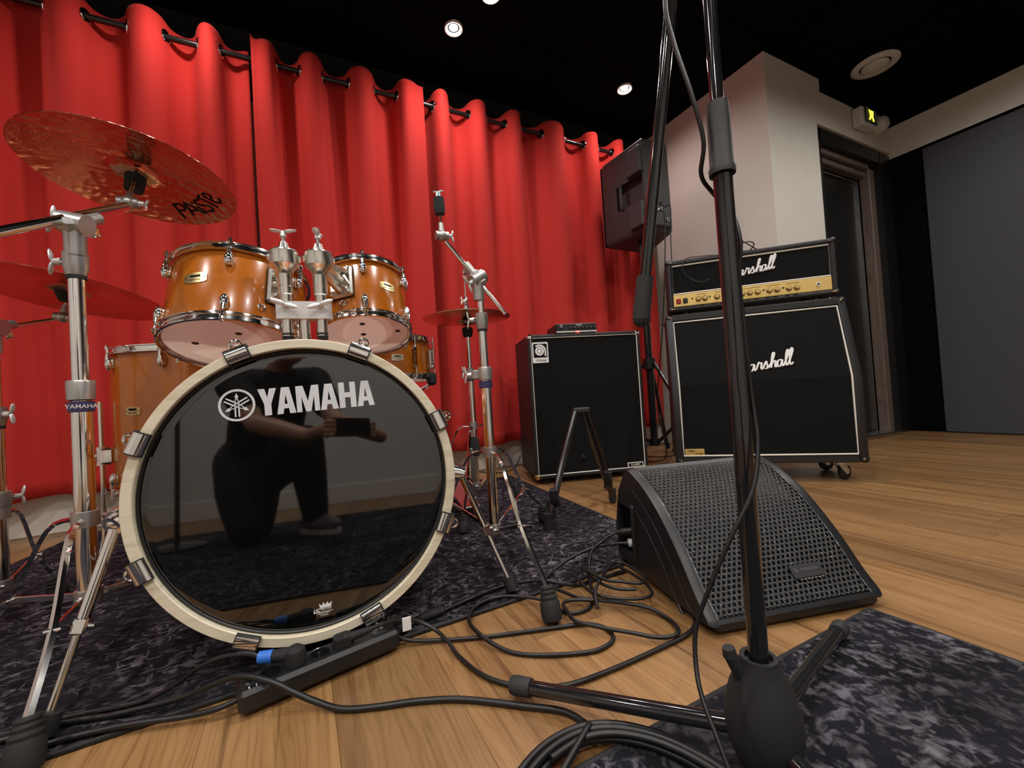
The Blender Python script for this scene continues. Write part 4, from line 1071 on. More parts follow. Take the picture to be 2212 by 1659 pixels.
mb.box((0, .19, -.012), (.09, .05, .02), Mp_, bev=.003); mb.build('pedal_board', 'steel', st)
MB().box((HHX-.015, HHY-.01, .17), (.020, .010, .20), bev=.003).build('pedal_frame', 'steel', st)
# ================================================================== AMPLIFIERS
def rounded(w_, h_, r, n=5):
    out = []
    for cx_, cy_, a0 in ((w_/2-r, h_/2-r, 0), (-w_/2+r, h_/2-r, 90), (-w_/2+r, -h_/2+r, 180), (w_/2-r, -h_/2+r, 270)):
        for i in range(n+1):
            a = rad(a0+90*i/n); out.append((cx_+r*math.cos(a), cy_+r*math.sin(a)))
    return out
def piping(mb, poly3, r=.0028): mb.tube(poly3, r, 8, closed=True)
# script wordmark as round-tipped pen strokes (unit: x-height 1)
SCRIPT = [
 [(-.3, .1), (.05, -.05), (.35, .5), (.70, 2.0), (.78, 2.2), (.80, 1.2), (.85, .1), (1.25, 1.2), (1.75, 2.25), (1.72, 1.2), (1.74, .25), (1.95, .0), (2.2, .25)],            # M
 [(2.95, .85), (2.7, 1.0), (2.4, .75), (2.38, .25), (2.6, .0), (2.85, .25), (3.02, .95), (2.98, .3), (3.1, .02), (3.3, .3)],                                                # a
 [(3.3, .3), (3.5, .85), (3.62, 1.15), (3.68, .95), (3.95, .98), (3.88, .4), (3.98, .05), (4.15, .25)],                                                                     # r
 [(4.15, .25), (4.45, .95), (4.55, 1.1), (4.6, .75), (4.72, .35), (4.6, .05), (4.35, .1), (4.75, .1), (5.0, .4)],                                                            # s
 [(5.0, .4), (5.4, 1.3), (5.58, 2.0), (5.45, 2.2), (5.3, 1.7), (5.15, .05)], [(5.2, .5), (5.5, .95), (5.72, .85), (5.65, .3), (5.75, .03), (5.95, .3)],                      # h
 [(6.5, .85), (6.25, 1.0), (5.98, .75), (5.96, .25), (6.15, .0), (6.4, .25), (6.56, .95), (6.52, .3), (6.64, .02), (6.85, .35)],                                            # a
 [(6.85, .35), (7.2, 1.3), (7.38, 2.0), (7.25, 2.25), (7.08, 1.7), (6.98, .4), (7.12, .02), (7.35, .35)],                                                                    # l
 [(7.35, .35), (7.7, 1.35), (7.88, 2.1), (7.75, 2.4), (7.58, 1.8), (7.48, .4), (7.62, .02), (7.9, .3)]]                                                                      # l
def script_logo(M, unit, thick):
    mb = MB()
    for st_ in SCRIPT:
        pts = spline([((x-3.9+.22*y)*unit, y*unit+x*unit*.02, 0) for x, y in st_], 5)
        K = len(pts); rr = []
        for i, p in enumerate(pts):
            d = (pts[min(i+1, K-1)]-pts[max(i-1, 0)]); dn = d.normalized() if d.length else Vector((1, 0, 0))
            rr.append(unit*(.075+.065*abs(dn.y)))
        vs_ = [Vector((p.x, p.y, thick*.5)) for p in pts]
        mb.tube(vs_, rr, 8, M)
    return mb
# ---- guitar stack: angled cabinet on castors, head on top
MA = Vector((1.627, 1.482, 0)); me_ = Vector((.7071, -.7071, 0)); mn = Vector((-.7071, -.7071, 0))
GM = Matrix(((me_.x, mn.x*-1, 0, MA.x), (me_.y, mn.y*-1, 0, MA.y), (0, 0, 1, 0), (0, 0, 0, 1)))   # x along front, y into cabinet, z up
W_ = .772; z0, zk, z1 = .088, .468, .829; SLB = .105
cab = thing('guitar_cabinet', tuple(GM @ Vector((W_/2, .18, 0))), 'black angled guitar speaker cabinet on castors with white script logo and white piping', 'speaker cabinet')
def cabshell():
    # side profile (y depth, z) of the box walls, with open front framed by tolex
    prof = [(.0, z0+.02), (.004, z0+.008), (.02, z0), (.355, z0), (.365, z0+.01), (.365, z1-.01), (.355, z1), (SLB+.02, z1), (SLB+.004, z1-.008), (SLB, z1-.02), (.0, zk)]
    mb = MB()
    M_ = GM @ Matrix(((0, 0, 1, 0), (1, 0, 0, 0), (0, 1, 0, 0), (0, 0, 0, 1)))
    t_ = .030
    for xa, xb in ((0, t_), (W_-t_, W_)):
        n = len(prof); ins = .006
        cy_ = sum(p[0] for p in prof)/n; cz_ = sum(p[1] for p in prof)/n
        outer_first = (xa == 0)
        sh = [(p[0]+(cy_-p[0])*.02, p[1]+(cz_-p[1])*.02) for p in prof]
        x_o, x_b, x_i = (xa, xa+ins, xb) if outer_first else (xb, xb-ins, xa)
        vs = [(a, b_, x_o) for a, b_ in sh] + [(a, b_, x_b) for a, b_ in prof] + [(a, b_, x_i) for a, b_ in prof]
        fs = [tuple(range(n)), tuple(range(2*n, 3*n))]
        for k in range(2): fs += [(k*n+i, k*n+(i+1) % n, (k+1)*n+(i+1) % n, (k+1)*n+i) for i in range(n)]
        mb.add([(x_, y_, z_) for x_, y_, z_ in vs], fs, M_)
    mb.box((W_/2, .185, z0+.016), (W_-.05, .35, .032), GM, bev=.004); mb.box((W_/2, (SLB+.365)/2, z1-.016), (W_-.05, .365-SLB-.004, .032), GM, bev=.004)
    mb.box((W_/2, .355, (z0+z1)/2), (W_-.05, .018, z1-z0-.03), GM)
    return mb
cabshell().build('box', 'black_tolex', cab)
fr0 = .012
def sl(z): return max(0, (z-zk)/(z1-.02-zk))*SLB
lowp = MB(); lowp.box((W_/2, fr0+.006, (z0+.032+zk)/2), (W_-.062, .012, zk-z0-.032), GM)
lowp.build('lower_grille', 'grille_cloth', cab)
upg = MB(); zt_ = z1-.034
upg.add([(.031, fr0, zk), (W_-.031, fr0, zk), (W_-.031, fr0+sl(zt_), zt_), (.031, fr0+sl(zt_), zt_), (.031, fr0+.012, zk), (W_-.031, fr0+.012, zk), (W_-.031, fr0+.012+sl(zt_), zt_), (.031, fr0+.012+sl(zt_), zt_)],
        [(0, 1, 2, 3), (7, 6, 5, 4), (0, 4, 5, 1), (1, 5, 6, 2), (2, 6, 7, 3), (3, 7, 4, 0)], GM)
upg.build('upper_grille', 'grille_cloth', cab)
pp = MB(); a_ = .034
pts = [(a_, fr0-.002, z0+.036), (W_-a_, fr0-.002, z0+.036)]
piping(pp, [GM @ Vector(p) for p in [(a_, fr0-.002, z0+.038), (W_/2, fr0-.002, z0+.038), (W_-a_, fr0-.002, z0+.038), (W_-a_, fr0-.002, zk*.6+z0*.4), (W_-a_, fr0-.002, zk), (W_-a_, fr0-.002+sl(zt_-.006), zt_-.006), (W_/2, fr0-.002+sl(zt_-.006), zt_-.006), (a_, fr0-.002+sl(zt_-.006), zt_-.006), (a_, fr0-.002, zk), (a_, fr0-.002, zk*.6+z0*.4)]], .0042)
pp.build('piping', 'piping_white', cab)
sa = math.atan2(SLB, z1-.02-zk)
def on_slant(xl, z): return GM @ Vector((xl, fr0-.001+sl(z), z))
nsl = (GM.to_3x3() @ Vector((0, -math.cos(sa), math.sin(sa)))).normalized()
script_logo(frame(on_slant(.395, .515), nsl, me_) @ Matrix.Rotation(rad(6), 4, 'Z'), .0330, .005).build('script_logo', 'logo_white', cab)
bp_ = MB().box((.083, fr0-.002, z0+.056), (.086, .004, .030), GM, bev=.001).build('model_plate', 'gold_panel', cab)
q = text_poly('1960', .017, frame(GM @ Vector((.066, fr0-.0045, z0+.061)), -1*(GM.to_3x3() @ Vector((0, 1, 0))), me_), .0006); q.build('plate_lettering', 'ink_black', bp_)
q = text_poly('vintage', .013, frame(GM @ Vector((.100, fr0-.0045, z0+.050)), -1*(GM.to_3x3() @ Vector((0, 1, 0))), me_), .0006, shear=.2); q.build('plate_lettering', 'ink_black', bp_)
for xl in (.0, W_):
    for yz in ((.012, z0+.012), (SLB+.012, z1-.012), (.353, z0+.012), (.353, z1-.012)):
        c_ = GM @ Vector((xl, yz[0], yz[1])); s_ = 1 if xl == 0 else -1
        mb = MB().ball((xl+s_*.012, yz[0]+(.002 if yz[0] < .2 else -.002), yz[1]+(.004 if yz[1] < .4 else -.004)), (.018, .017, .018), GM, n=12, m_=8)
        o_ = mb.build('corner_cap', 'black_plastic', cab)
        MB().ball((xl+s_*.020, yz[0]-.015 if yz[0] < .2 else yz[0]+.015, yz[1]+(.004 if yz[1] < .4 else -.004)), .0045, GM, n=10, m_=6).build('corner_rivet', 'brass_plate', o_)
def castor(px_, py_, ang):
    top = GM @ Vector((px_, py_, z0)); d = Vector((math.cos(ang), math.sin(ang), 0)); wc = top+d*.026; wc.z = .034
    ax = Vector((-d.y, d.x, 0))
    mb = MB().box((0, 0, -.003), (.055, .055, .006), frame(top, (0, 0, 1), d), bev=.002); mb.cyl(top-Vector((0, 0, .004)), top-Vector((0, 0, .018)), .018, n=16)
    for s_ in (-1, 1):
        o_ = ax*s_*.0125
        M_ = frame(top+o_-Vector((0, 0, .016)), ax, d)
        mb.prism([(-.018, 0), (.020, 0), (.040, -.030), (.036, -.044), (.022, -.046), (-.010, -.014)] if M_.to_3x3().col[1].z > 0 else [(-.018, 0), (.020, 0), (.040, .030), (.036, .044), (.022, .046), (-.010, .014)], -.0012, .0012, M_)
    cs = mb.build('castor', 'cast_grey', cab)
    wh = MB().lathe([(.0, -.010), (.026, -.010), (.033, -.007), (.034, 0), (.033, .007), (.026, .010), (0, .010)], frame(wc, ax), 28); wh.build('wheel', 'black_plastic', cs)
    MB().cyl(wc-ax*.014, wc+ax*.014, .005, n=10).build('axle', 'steel', cs)
castor(W_-.085, .070, rad(-10)); castor(.085, .070, rad(200)); castor(W_-.085, .300, rad(-30)); castor(.085, .300, rad(140))
# head
HW, HH_, HD = .735, .262, .215; hx0 = (W_-HW)/2; hy0 = SLB+.004; hz0 = z1+.016
head = thing('amplifier_head', tuple(GM @ Vector((W_/2, hy0+HD/2, z1))), 'black guitar amplifier head with brass control panel on the angled cabinet', 'amplifier')
hb_ = MB(); T_ = .024
hb_.box((W_/2, hy0+HD/2, hz0+HH_-T_/2), (HW, HD, T_), GM, bev=.008); hb_.box((W_/2, hy0+HD/2, hz0+T_/2), (HW, HD, T_), GM, bev=.008)
for s_ in (-1, 1): hb_.box((W_/2+s_*(HW/2-T_/2), hy0+HD/2, hz0+HH_/2), (T_, HD, HH_-.01), GM, bev=.008)
hb_.box((W_/2, hy0+HD-.012, hz0+HH_/2), (HW-.03, .014, HH_-.03), GM); hb_.build('box', 'black_tolex', head)
gz0, gz1 = hz0+.088, hz0+HH_-T_
MB().box((W_/2, hy0+.016, (gz0+gz1)/2), (HW-2*T_, .012, gz1-gz0), GM).build('grille', 'grille_cloth', head)
pp = MB(); yq = hy0+.008; a_ = hx0+T_+.003
piping(pp, [GM @ Vector(p) for p in [(a_, yq, gz0+.002), (a_, yq, gz1-.004), (W_/2, yq, gz1-.004), (W_-a_, yq, gz1-.004), (W_-a_, yq, gz0+.002), (W_/2, yq, gz0+.002)]], .0038); pp.build('piping', 'piping_white', head)
script_logo(frame(GM @ Vector((W_/2+.005, hy0+.009, hz0+.142)), -1*(GM.to_3x3() @ Vector((0, 1, 0))), me_) @ Matrix.Rotation(rad(5), 4, 'Z'), .0285, .005).build('script_logo', 'logo_white', head)
pz0, pz1 = hz0+T_, gz0-.002
pan = MB().box((W_/2, hy0+.012, (pz0+pz1)/2), (HW-2*T_, .016, pz1-pz0), GM, bev=.002).build('control_panel', 'gold_panel', head)
def onp(xl, zl, y=hy0+.004): return GM @ Vector((xl, y, zl))
ny = -1*(GM.to_3x3() @ Vector((0, 1, 0))); pzm = (pz0+pz1)/2
for xl, m_ in ((hx0+T_+.024, 'switch_red'), (hx0+T_+.056, 'panel_black')):
    MB().box((xl, hy0+.001, pzm-.004), (.022, .008, .026), GM, bev=.003).build('rocker_switch', m_, pan)
kx = [.160, .190, .245, .282, .318, .358, .390, .424, .474, .506, .556, .588]
for xl in kx:
    MB().lathe([(0, .018), (.0075, .018), (.0092, .015), (.0100, .004), (.0125, .001), (.0125, 0), (0, 0)], frame(onp(xl, pzm-.002), ny), 20).build('knob', 'knob_gold', pan)
    MB().lathe([(.0095, .0005), (.0138, .0005), (.0138, .0012), (.0095, .0012)], frame(onp(xl, pzm-.002), ny), 20, closed=True).build('knob_scale', 'ink_black', pan)
for xl in (.132, .212, .45, .532):
    MB().lathe([(0, .006), (.0035, .006), (.0042, .0), (0, 0)], frame(onp(xl, pzm+.003), ny), 12).build('button', 'panel_black', pan)
MB().lathe([(.0045, 0), (.0045, .006), (.0095, .006), (.0105, 0)], frame(onp(.674, pzm), ny), 18, closed=True).build('jack_socket', 'chrome', pan)
MB().lathe([(0, .0008), (.0046, .0008), (.0046, .004), (0, .004)], frame(onp(.674, pzm), ny), 14).build('jack_hole', 'ink_black', pan)
ln = MB()
for xa, xb in ((.150, .200), (.235, .330), (.345, .436), (.462, .518), (.545, .600)): ln.box(((xa+xb)/2, hy0+.0035, pz1-.010), (xb-xa, .001, .0014), GM)
ln.build('panel_line', 'ink_black', pan)
for xl in (hx0, hx0+HW):
    for zq in (hz0, hz0+HH_):
        s_ = 1 if xl == hx0 else -1
        o_ = MB().ball((xl+s_*.010, hy0+.012, zq+(.010 if zq == hz0 else -.010)), (.0165, .017, .0165), GM, n=12, m_=8).build('corner_cap', 'black_plastic', head)
        for k_ in (0, 1): MB().ball((xl+s_*(.016+.014*k_*.6), hy0-.003, zq+(.012 if zq == hz0 else -.012)), .0038, GM, n=10, m_=6).build('corner_rivet', 'brass_plate' if zq == hz0 else 'chrome', o_)
for xl in (.10, .67):
    for yq in (.03, .19): MB().cyl(GM @ Vector((xl, hy0+yq, z1+.0005)), GM @ Vector((xl, hy0+yq, hz0+.004)), .014, n=14).build('rubber_foot', 'rubber', head)
MB().tube(spline([GM @ Vector(p) for p in ((W_/2-.11, hy0+.11, hz0+HH_), (W_/2-.10, hy0+.11, hz0+HH_+.018), (W_/2, hy0+.11, hz0+HH_+.022), (W_/2+.10, hy0+.11, hz0+HH_+.018), (W_/2+.11, hy0+.11, hz0+HH_))], 5), .009, 8, flat=.5).build('handle', 'rubber', head)

# ---- bass cabinet
AA = Vector((1.072, 1.900, 0)); ae = Vector((.948, -.317, 0)); an_ = Vector((-.317, -.948, 0))
GA = Matrix(((ae.x, -an_.x, 0, AA.x), (ae.y, -an_.y, 0, AA.y), (0, 0, 1, 0), (0, 0, 0, 1)))
AW, AH0, AH1, AD = .618, .030, .778, .40
bcab = thing('bass_cabinet', tuple(GA @ Vector((AW/2, AD/2, 0))), 'tall black bass speaker cabinet with white piping and square white badge', 'speaker cabinet')
mb = MB(); t_ = .022; ym = AD/2
mb.box((AW/2, ym, AH1-t_/2), (AW, AD, t_), GA, bev=.006); mb.box((AW/2, ym, AH0+t_/2), (AW, AD, t_), GA, bev=.006)
for s_ in (t_/2, AW-t_/2): mb.box((s_, ym, (AH0+AH1)/2), (t_, AD, AH1-AH0-.004), GA, bev=.006)
mb.box((AW/2, AD-.012, (AH0+AH1)/2), (AW-.03, .016, AH1-AH0-.03), GA); mb.build('box', 'black_tolex', bcab)
MB().box((AW/2, .014, (AH0+AH1)/2), (AW-2*t_+.002, .012, AH1-AH0-2*t_+.002), GA).build('grille', 'grille_cloth', bcab)
pp = MB(); o_ = .018
piping(pp, [GA @ Vector(p) for p in [(o_, .004, AH0+o_), (o_, .004, (AH0+AH1)/2), (o_, .004, AH1-o_), (AW/2, .004, AH1-o_), (AW-o_, .004, AH1-o_), (AW-o_, .004, (AH0+AH1)/2), (AW-o_, .004, AH0+o_), (AW/2, .004, AH0+o_)]], .0034); pp.build('piping', 'piping_white', bcab)
# badge: white plate, black square, concentric 'a'
bz = .684; bxm = .066; Mb = frame(GA @ Vector((bxm, .006, bz)), an_, ae)
bd_ = MB().prism(rounded(.084, .108, .006), 0, .003, Mb).build('badge', 'logo_white', bcab)
MB().prism(rounded(.072, .072, .004), .003, .0036, Mb @ Matrix.Translation((0, .010, 0))).build('badge_field', 'ink_black', bd_)
am = MB(); Mc = Mb @ Matrix.Translation((-.004, .008, .0036))
def arc_band(mb, r1, r2, a0, a1, z0_, z1_, M, n=40):
    vs = []; fs = []
    for i in range(n+1):
        a = rad(a0+(a1-a0)*i/n)
        for r_ in (r1, r2):
            for z in (z0_, z1_): vs.append((r_*math.cos(a), r_*math.sin(a), z))
    for i in range(n):
        p, q_ = 4*i, 4*i+4; fs += [(p, q_, q_+1, p+1), (p+2, p+3, q_+3, q_+2), (p, p+2, q_+2, q_), (p+1, q_+1, q_+3, p+3)]
    fs += [(0, 1, 3, 2), (4*n, 4*n+2, 4*n+3, 4*n+1)]; mb.add(vs, fs, M)
am.lathe([(0, 0), (.0105, 0), (.0105, .0008), (0, .0008)], Mc, 28); arc_band(am, .0135, .0235, 0, 360, 0, .0008, Mc)
arc_band(am, .0265, .0345, -2, 130, 0, .0008, Mc); am.box((.0305, -.014, .0004), (.008, .026, .0008), Mc); am.box((.030, -.0235, .0004), (.010, .006, .0008), Mc)
am.build('badge_emblem', 'logo_white', bd_)
text_poly('Ampeg', .020, Mb @ Matrix.Translation((0, -.040, .0032)), .0006, shear=.45).build('badge_lettering', 'ink_black', bd_)
Mk_ = frame(GA @ Vector((.546, .0055, .062)), an_, ae)
cb = MB().prism(rounded(.088, .027, .003), 0, .003, Mk_).build('classic_plate', 'logo_white', bcab)
MB().prism(rounded(.078, .018, .002), .003, .0035, Mk_).build('plate_field', 'ink_black', cb)
text_poly('CLASSIC', .0150, Mk_ @ Matrix.Translation((0, 0, .0038)), .0006, bold=.0003).build('plate_lettering', 'logo_white', cb)
MB().lathe([(0, .012), (.008, .012), (.011, .006), (.014, .0), (0, 0)], frame(GA @ Vector((.262, .008, .125)), an_), 20).build('grille_boss', 'black_plastic', bcab)
for xl in (.0, AW):
    for zq in (AH0, AH1):
        s_ = 1 if xl == 0 else -1; z_ = 1 if zq == AH0 else -1
        MB().box((xl+s_*.013, .012, zq+z_*.012), (.032, .032, .030), GA, bev=.009).build('corner_cap', 'chrome' if zq == AH1 else 'brass_plate', bcab)
for xl in (.06, AW-.06):
    for yq in (.05, AD-.05): MB().cyl(GA @ Vector((xl, yq, 0)), GA @ Vector((xl, yq, AH0+.004)), .022, .026, n=18).build('rubber_foot', 'rubber', bcab)
hm = MB().box((AW+.0005, ym, .50), (.006, .13, .045), GA, bev=.002).build('side_handle', 'black_plastic', bcab)
# ---- small bass amplifier on top
bh_ = thing('bass_amplifier', tuple(GA @ Vector((.275, .12, AH1))), 'small black bass amplifier with red light and silver lower edge on the bass cabinet', 'amplifier')
MB().box((.275, .125, AH1+.031), (.228, .20, .050), GA, bev=.006).build('case', 'black_plastic', bh_)
MB().box((.275, .022, AH1+.034), (.218, .008, .038), GA, bev=.002).build('front_panel', 'panel_black', bh_)
MB().box((.275, .021, AH1+.0105), (.222, .010, .009), GA, bev=.002).build('silver_strip', 'fixture_white', bh_)
for i, xl in enumerate((.190, .240, .262, .284, .306, .328, .350, .370)):
    MB().cyl(GA @ Vector((xl, .020, AH1+.030)), GA @ Vector((xl, .008, AH1+.030)), .0062, .0052, n=14).build('knob', 'black_plastic', bh_)
    MB().box((xl, .0075, AH1+.033), (.0014, .001, .005), GA).build('knob_mark', 'logo_white', bh_)
MB().lathe([(.004, 0), (.004, .004), (.008, .004), (.009, 0)], frame(GA @ Vector((.190, .018, AH1+.043)), an_), 14, closed=True).build('jack_socket', 'steel', bh_)
text_poly('Ampeg', .011, frame(GA @ Vector((.286, .0175, AH1+.046)), an_, ae), .0006, shear=.45).build('panel_lettering', 'logo_white', bh_)
MB().ball((.278, .012, AH1+.0085), (.010, .005, .0035), GA).build('power_light', 'led_red', bh_)
for xl in (.185, .365):
    for yq in (.05, .20): MB().cyl(GA @ Vector((xl, yq, AH1)), GA @ Vector((xl, yq, AH1+.008)), .008, n=12).build('rubber_foot', 'rubber', bh_)
# ================================================================== LOUDSPEAKER ON STAND
spx, spy = 2.075, 2.065
spk = thing('loudspeaker', (spx, spy, 1.44), 'dark plastic loudspeaker on a tripod pole, turned away beside the white pillar', 'loudspeaker')
plan = [(1.962, 1.885), (2.150, 1.870), (2.190, 1.90), (2.330, 2.225), (2.330, 2.262), (1.955, 2.262), (1.945, 2.235)]
def tapered(poly, zs):
    """stack of plan outlines shrunk towards the middle"""
    cx_ = sum(p[0] for p in poly)/len(poly); cy_ = sum(p[1] for p in poly)/len(poly); n = len(poly); vs = []; fs = []
    for z, k in zs: vs += [(cx_+(x-cx_)*k, cy_+(y-cy_)*k, z) for x, y in poly]
    for j in range(len(zs)-1): fs += [(j*n+i, j*n+(i+1) % n, (j+1)*n+(i+1) % n, (j+1)*n+i) for i in range(n)]
    fs += [tuple(range(n)), tuple(range((len(zs)-1)*n, len(zs)*n))]
    return MB().add(vs, fs)
spc = tapered(plan, [(1.440, .90), (1.455, .98), (1.475, 1), (1.985, 1), (2.005, .98), (2.018, .90)]).build('cabinet', 'speaker_plastic', spk, sharp=40)
MB().box((2.140, 2.275, 1.73), (.375, .022, .56), bev=.010).build('front_grille', 'grille_cloth', spk)
MB().box((1.950, 1.953, 1.885), (.034, .120, .165), bev=.006).build('side_panel', 'speaker_plastic', spk)
MB().box((1.950, 1.953, 1.545), (.034, .120, .155), bev=.006).build('side_panel', 'speaker_plastic', spk)
carve(spc, MB().box((1.962, 2.015, 1.715), (.080, .225, .160), bev=.004))
MB().tube(spline([(1.946, 2.075, 1.635), (1.936, 2.070, 1.66), (1.934, 2.068, 1.715), (1.936, 2.070, 1.77), (1.946, 2.075, 1.795)], 5), .012, 8).build('grip', 'speaker_plastic', spk)
MB().box((2.055, 1.868, 1.52), (.17, .030, .14), bev=.01).build('rear_panel', 'black_plastic', spk)
for q_ in ((2.02, 1.56), (2.06, 1.56), (2.10, 1.50)):
    MB().lathe([(.007, 0), (.007, .006), (.012, .006), (.012, 0)], frame((q_[0], 1.853, q_[1]), (0, -1, 0)), 14, closed=True).build('rear_socket', 'steel', spk)
for yq, zq in ((1.91, 1.955), (2.0, 1.815), (2.0, 1.61), (1.985, 1.475)):
    MB().ball((1.9415, yq, zq), .005, n=8, m_=6).build('screw', 'ink_black', spk)
sst2 = thing('speaker_stand', (spx, spy, 0), 'black tripod speaker stand between the bass cabinet and the guitar stack', 'speaker stand')
MB().cyl((spx, spy, .70), (spx, spy, 1.47), .0175, n=20).build('inner_tube', 'black_paint', sst2)
MB().cyl((spx, spy, .10), (spx, spy, .95), .0240, n=22).build('outer_tube', 'black_paint', sst2)
mb = MB().cyl((spx, spy, .90), (spx, spy, .985), .031, n=20); mb.build('top_collar', 'black_plastic', sst2)
MB().cyl((spx-.03, spy-.03, .94), (spx-.075, spy-.06, .94), .008, n=10).build('locking_screw', 'black_plastic', sst2)
mb = MB().cyl((spx, spy, .585), (spx, spy, .655), .040, n=20); mb.build('leg_collar', 'black_plastic', sst2)
MB().cyl((spx, spy, .085), (spx, spy, .125), .036, n=20).build('lower_hub', 'black_plastic', sst2)
for a in (-88, 32, 150):
    e = Vector((math.cos(rad(a)), math.sin(rad(a)), 0)); p0 = Vector((spx, spy, .62))+e*.045; p1 = Vector((spx, spy, .014))+e*.43
    if a == 32: p1 = Vector((spx, spy, .014))+e*.40
    MB().cyl(p0, p1, .0120, n=14).build('leg', 'black_paint', sst2)
    MB().bar(Vector((spx, spy, .105))+e*.03, p0*.45+p1*.55, .020, .006, (0, 0, 1)).build('brace', 'black_paint', sst2)
    MB().cyl(p1-(p1-p0).normalized()*.04, p1+Vector((0, 0, -.001)), .0155, n=14).build('rubber_foot', 'rubber', sst2)
t_ = MB().tube(spline([(2.02, 1.845, 1.56), (2.00, 1.80, 1.57), (2.015, 1.80, 1.45), (2.00, 1.82, 1.1), (1.985, 1.86, .75), (2.005, 1.95, .35), (2.0, 1.90, .06), (1.95, 1.95, .008), (1.90, 2.10, .006)], 7), .0035, 6)
solo(t_, 'speaker_cable', 'cable', (1.90, 2.10, .0), 'black cable hanging from the outer socket of the tripod loudspeaker, nearer the bass cabinet', 'cable', 'cables hanging from the loudspeaker')
t_ = MB().tube(spline([(2.06, 1.845, 1.56), (2.06, 1.79, 1.55), (2.055, 1.80, 1.35), (2.04, 1.80, .95), (2.035, 1.83, .60), (2.06, 1.90, .25), (2.10, 1.93, .05), (2.12, 2.02, .008), (2.02, 2.20, .006)], 7), .0030, 6)
solo(t_, 'speaker_cable', 'cable', (2.02, 2.20, .0), 'thinner black cable hanging from the tripod loudspeaker, nearer the white pillar', 'cable', 'cables hanging from the loudspeaker')

# ================================================================== FLOOR MONITOR
MO = Vector((.664, .551, 0)); mxd = Vector((.961, -.275, 0)).normalized(); myd = Vector((.275, .961, 0)).normalized()
GMo = Matrix(((mxd.x, myd.x, 0, MO.x), (mxd.y, myd.y, 0, MO.y), (0, 0, 1, 0), (0, 0, 0, 1)))
MW = .400
mon = thing('stage_monitor', tuple(GMo @ Vector((MW/2, .2, 0))), 'black wedge stage monitor with curved perforated grille on the wooden floor', 'stage monitor')
curve = spline([(0, .008, .028), (0, .040, .060), (0, .095, .126), (0, .168, .196), (0, .240, .242), (0, .300, .266)], 6)
def body_prof(off): return [(p.y, p.z) for p in curve]
Mside = GMo @ Matrix(((0, 0, 1, 0), (1, 0, 0, 0), (0, 1, 0, 0), (0, 0, 0, 1)))    # (depth,z,x)
back = [(.318, .268), (.330, .262), (.378, .200), (.402, .110), (.402, .030), (.390, .014), (.020, .014), (.004, .020)]
# carcass slightly below the grille line
def inset(prof, d):
    out = []
    for i, (a, b_) in enumerate(prof):
        p = prof[max(i-1, 0)]; q = prof[min(i+1, len(prof)-1)]; t0, t1 = q[0]-p[0], q[1]-p[1]; L = math.hypot(t0, t1) or 1
        out.append((a+t1/L*d, b_-t0/L*d))
    return out
cp = body_prof(0)
pocket = MB().box((.020, .339, .105), (.070, .078, .120), GMo)
carve(MB().prism(inset(cp, .010)+back, .012, MW-.012, Mside).build('carcass', 'black_plastic', mon), pocket)
for xa, xb, sgn in ((0, .020, 1), (MW-.020, MW, -1)):
    pr = cp+back; n = len(pr); cy_ = .2; cz_ = .12
    sh = [(a+(cy_-a)*.03, b_+(cz_-b_)*.03) for a, b_ in pr]
    xo, xm, xi = (xa, xa+.008, xb) if sgn > 0 else (xb, xb-.008, xa)
    vs = [(a, b_, xo) for a, b_ in sh]+[(a, b_, xm) for a, b_ in pr]+[(a, b_, xi) for a, b_ in pr]
    fs = [tuple(range(n)), tuple(range(2*n, 3*n))]
    for k in range(2): fs += [(k*n+i, k*n+(i+1) % n, (k+1)*n+(i+1) % n, (k+1)*n+i) for i in range(n)]
    sp_ = MB().add(vs, fs, Mside).build('side_cheek', 'black_plastic', mon)
    if sgn > 0: carve(sp_, pocket)
    # moulded ribs that follow the curve
    for d, r_ in ((.045, .0035), (.085, .0035)):
        rib = [GMo @ Vector((xo+sgn*(.0025), a, b_)) for a, b_ in inset(cp, d)[5:-3]]
        MB().tube(rib, r_, 6).build('rib', 'black_plastic', sp_)
MB().box((.002, .291, .108), (.018, .014, .140), GMo, bev=.005).build('connector_bezel', 'black_plastic', mon)
MB().box((MW/2, .012, .018), (MW-.03, .016, .022), GMo, bev=.005).build('front_lip', 'black_plastic', mon)
for xl in (.04, MW-.04):
    for yq in (.05, .36): MB().cyl(GMo @ Vector((xl, yq, .001)), GMo @ Vector((xl, yq, .016)), .014, n=14).build('rubber_foot', 'rubber', mon)
# perforated grille: hexagonal cells with open holes, bent over the curve
acc = [0]
for a, b_ in zip(curve, curve[1:]): acc.append(acc[-1]+(b_-a).length)
AL_ = acc[-1]
def arc(s_):
    s_ = min(max(s_, 0), AL_)
    for i in range(len(acc)-1):
        if s_ <= acc[i+1]:
            u = (s_-acc[i])/(acc[i+1]-acc[i]); return curve[i].lerp(curve[i+1], u)
    return curve[-1]
pit = .0118; gx0, gx1 = .022, MW-.022; gs0, gs1 = .006, AL_-.004
row_h = pit*.866; V_ = []; F_ = []; j = 0; s_ = gs0+pit*.6
while s_ < gs1-pit*.5:
    x = gx0+pit*(.5 if j % 2 == 0 else 1.0)
    while x < gx1-pit*.3:
        o_ = len(V_); R_o = pit*.5774; r_h = pit*.37
        for k in range(6):
            a = rad(30+60*k)
            p = arc(s_+R_o*math.sin(a)); V_.append(GMo @ Vector((x+R_o*math.cos(a), p.y, p.z)))
        for k in range(6):
            a = rad(30+60*k)
            p = arc(s_+r_h*math.sin(a)); V_.append(GMo @ Vector((x+r_h*math.cos(a), p.y, p.z)))
        for k in range(6): F_.append((o_+k, o_+(k+1) % 6, o_+6+(k+1) % 6, o_+6+k))
        x += pit
    s_ += row_h; j += 1
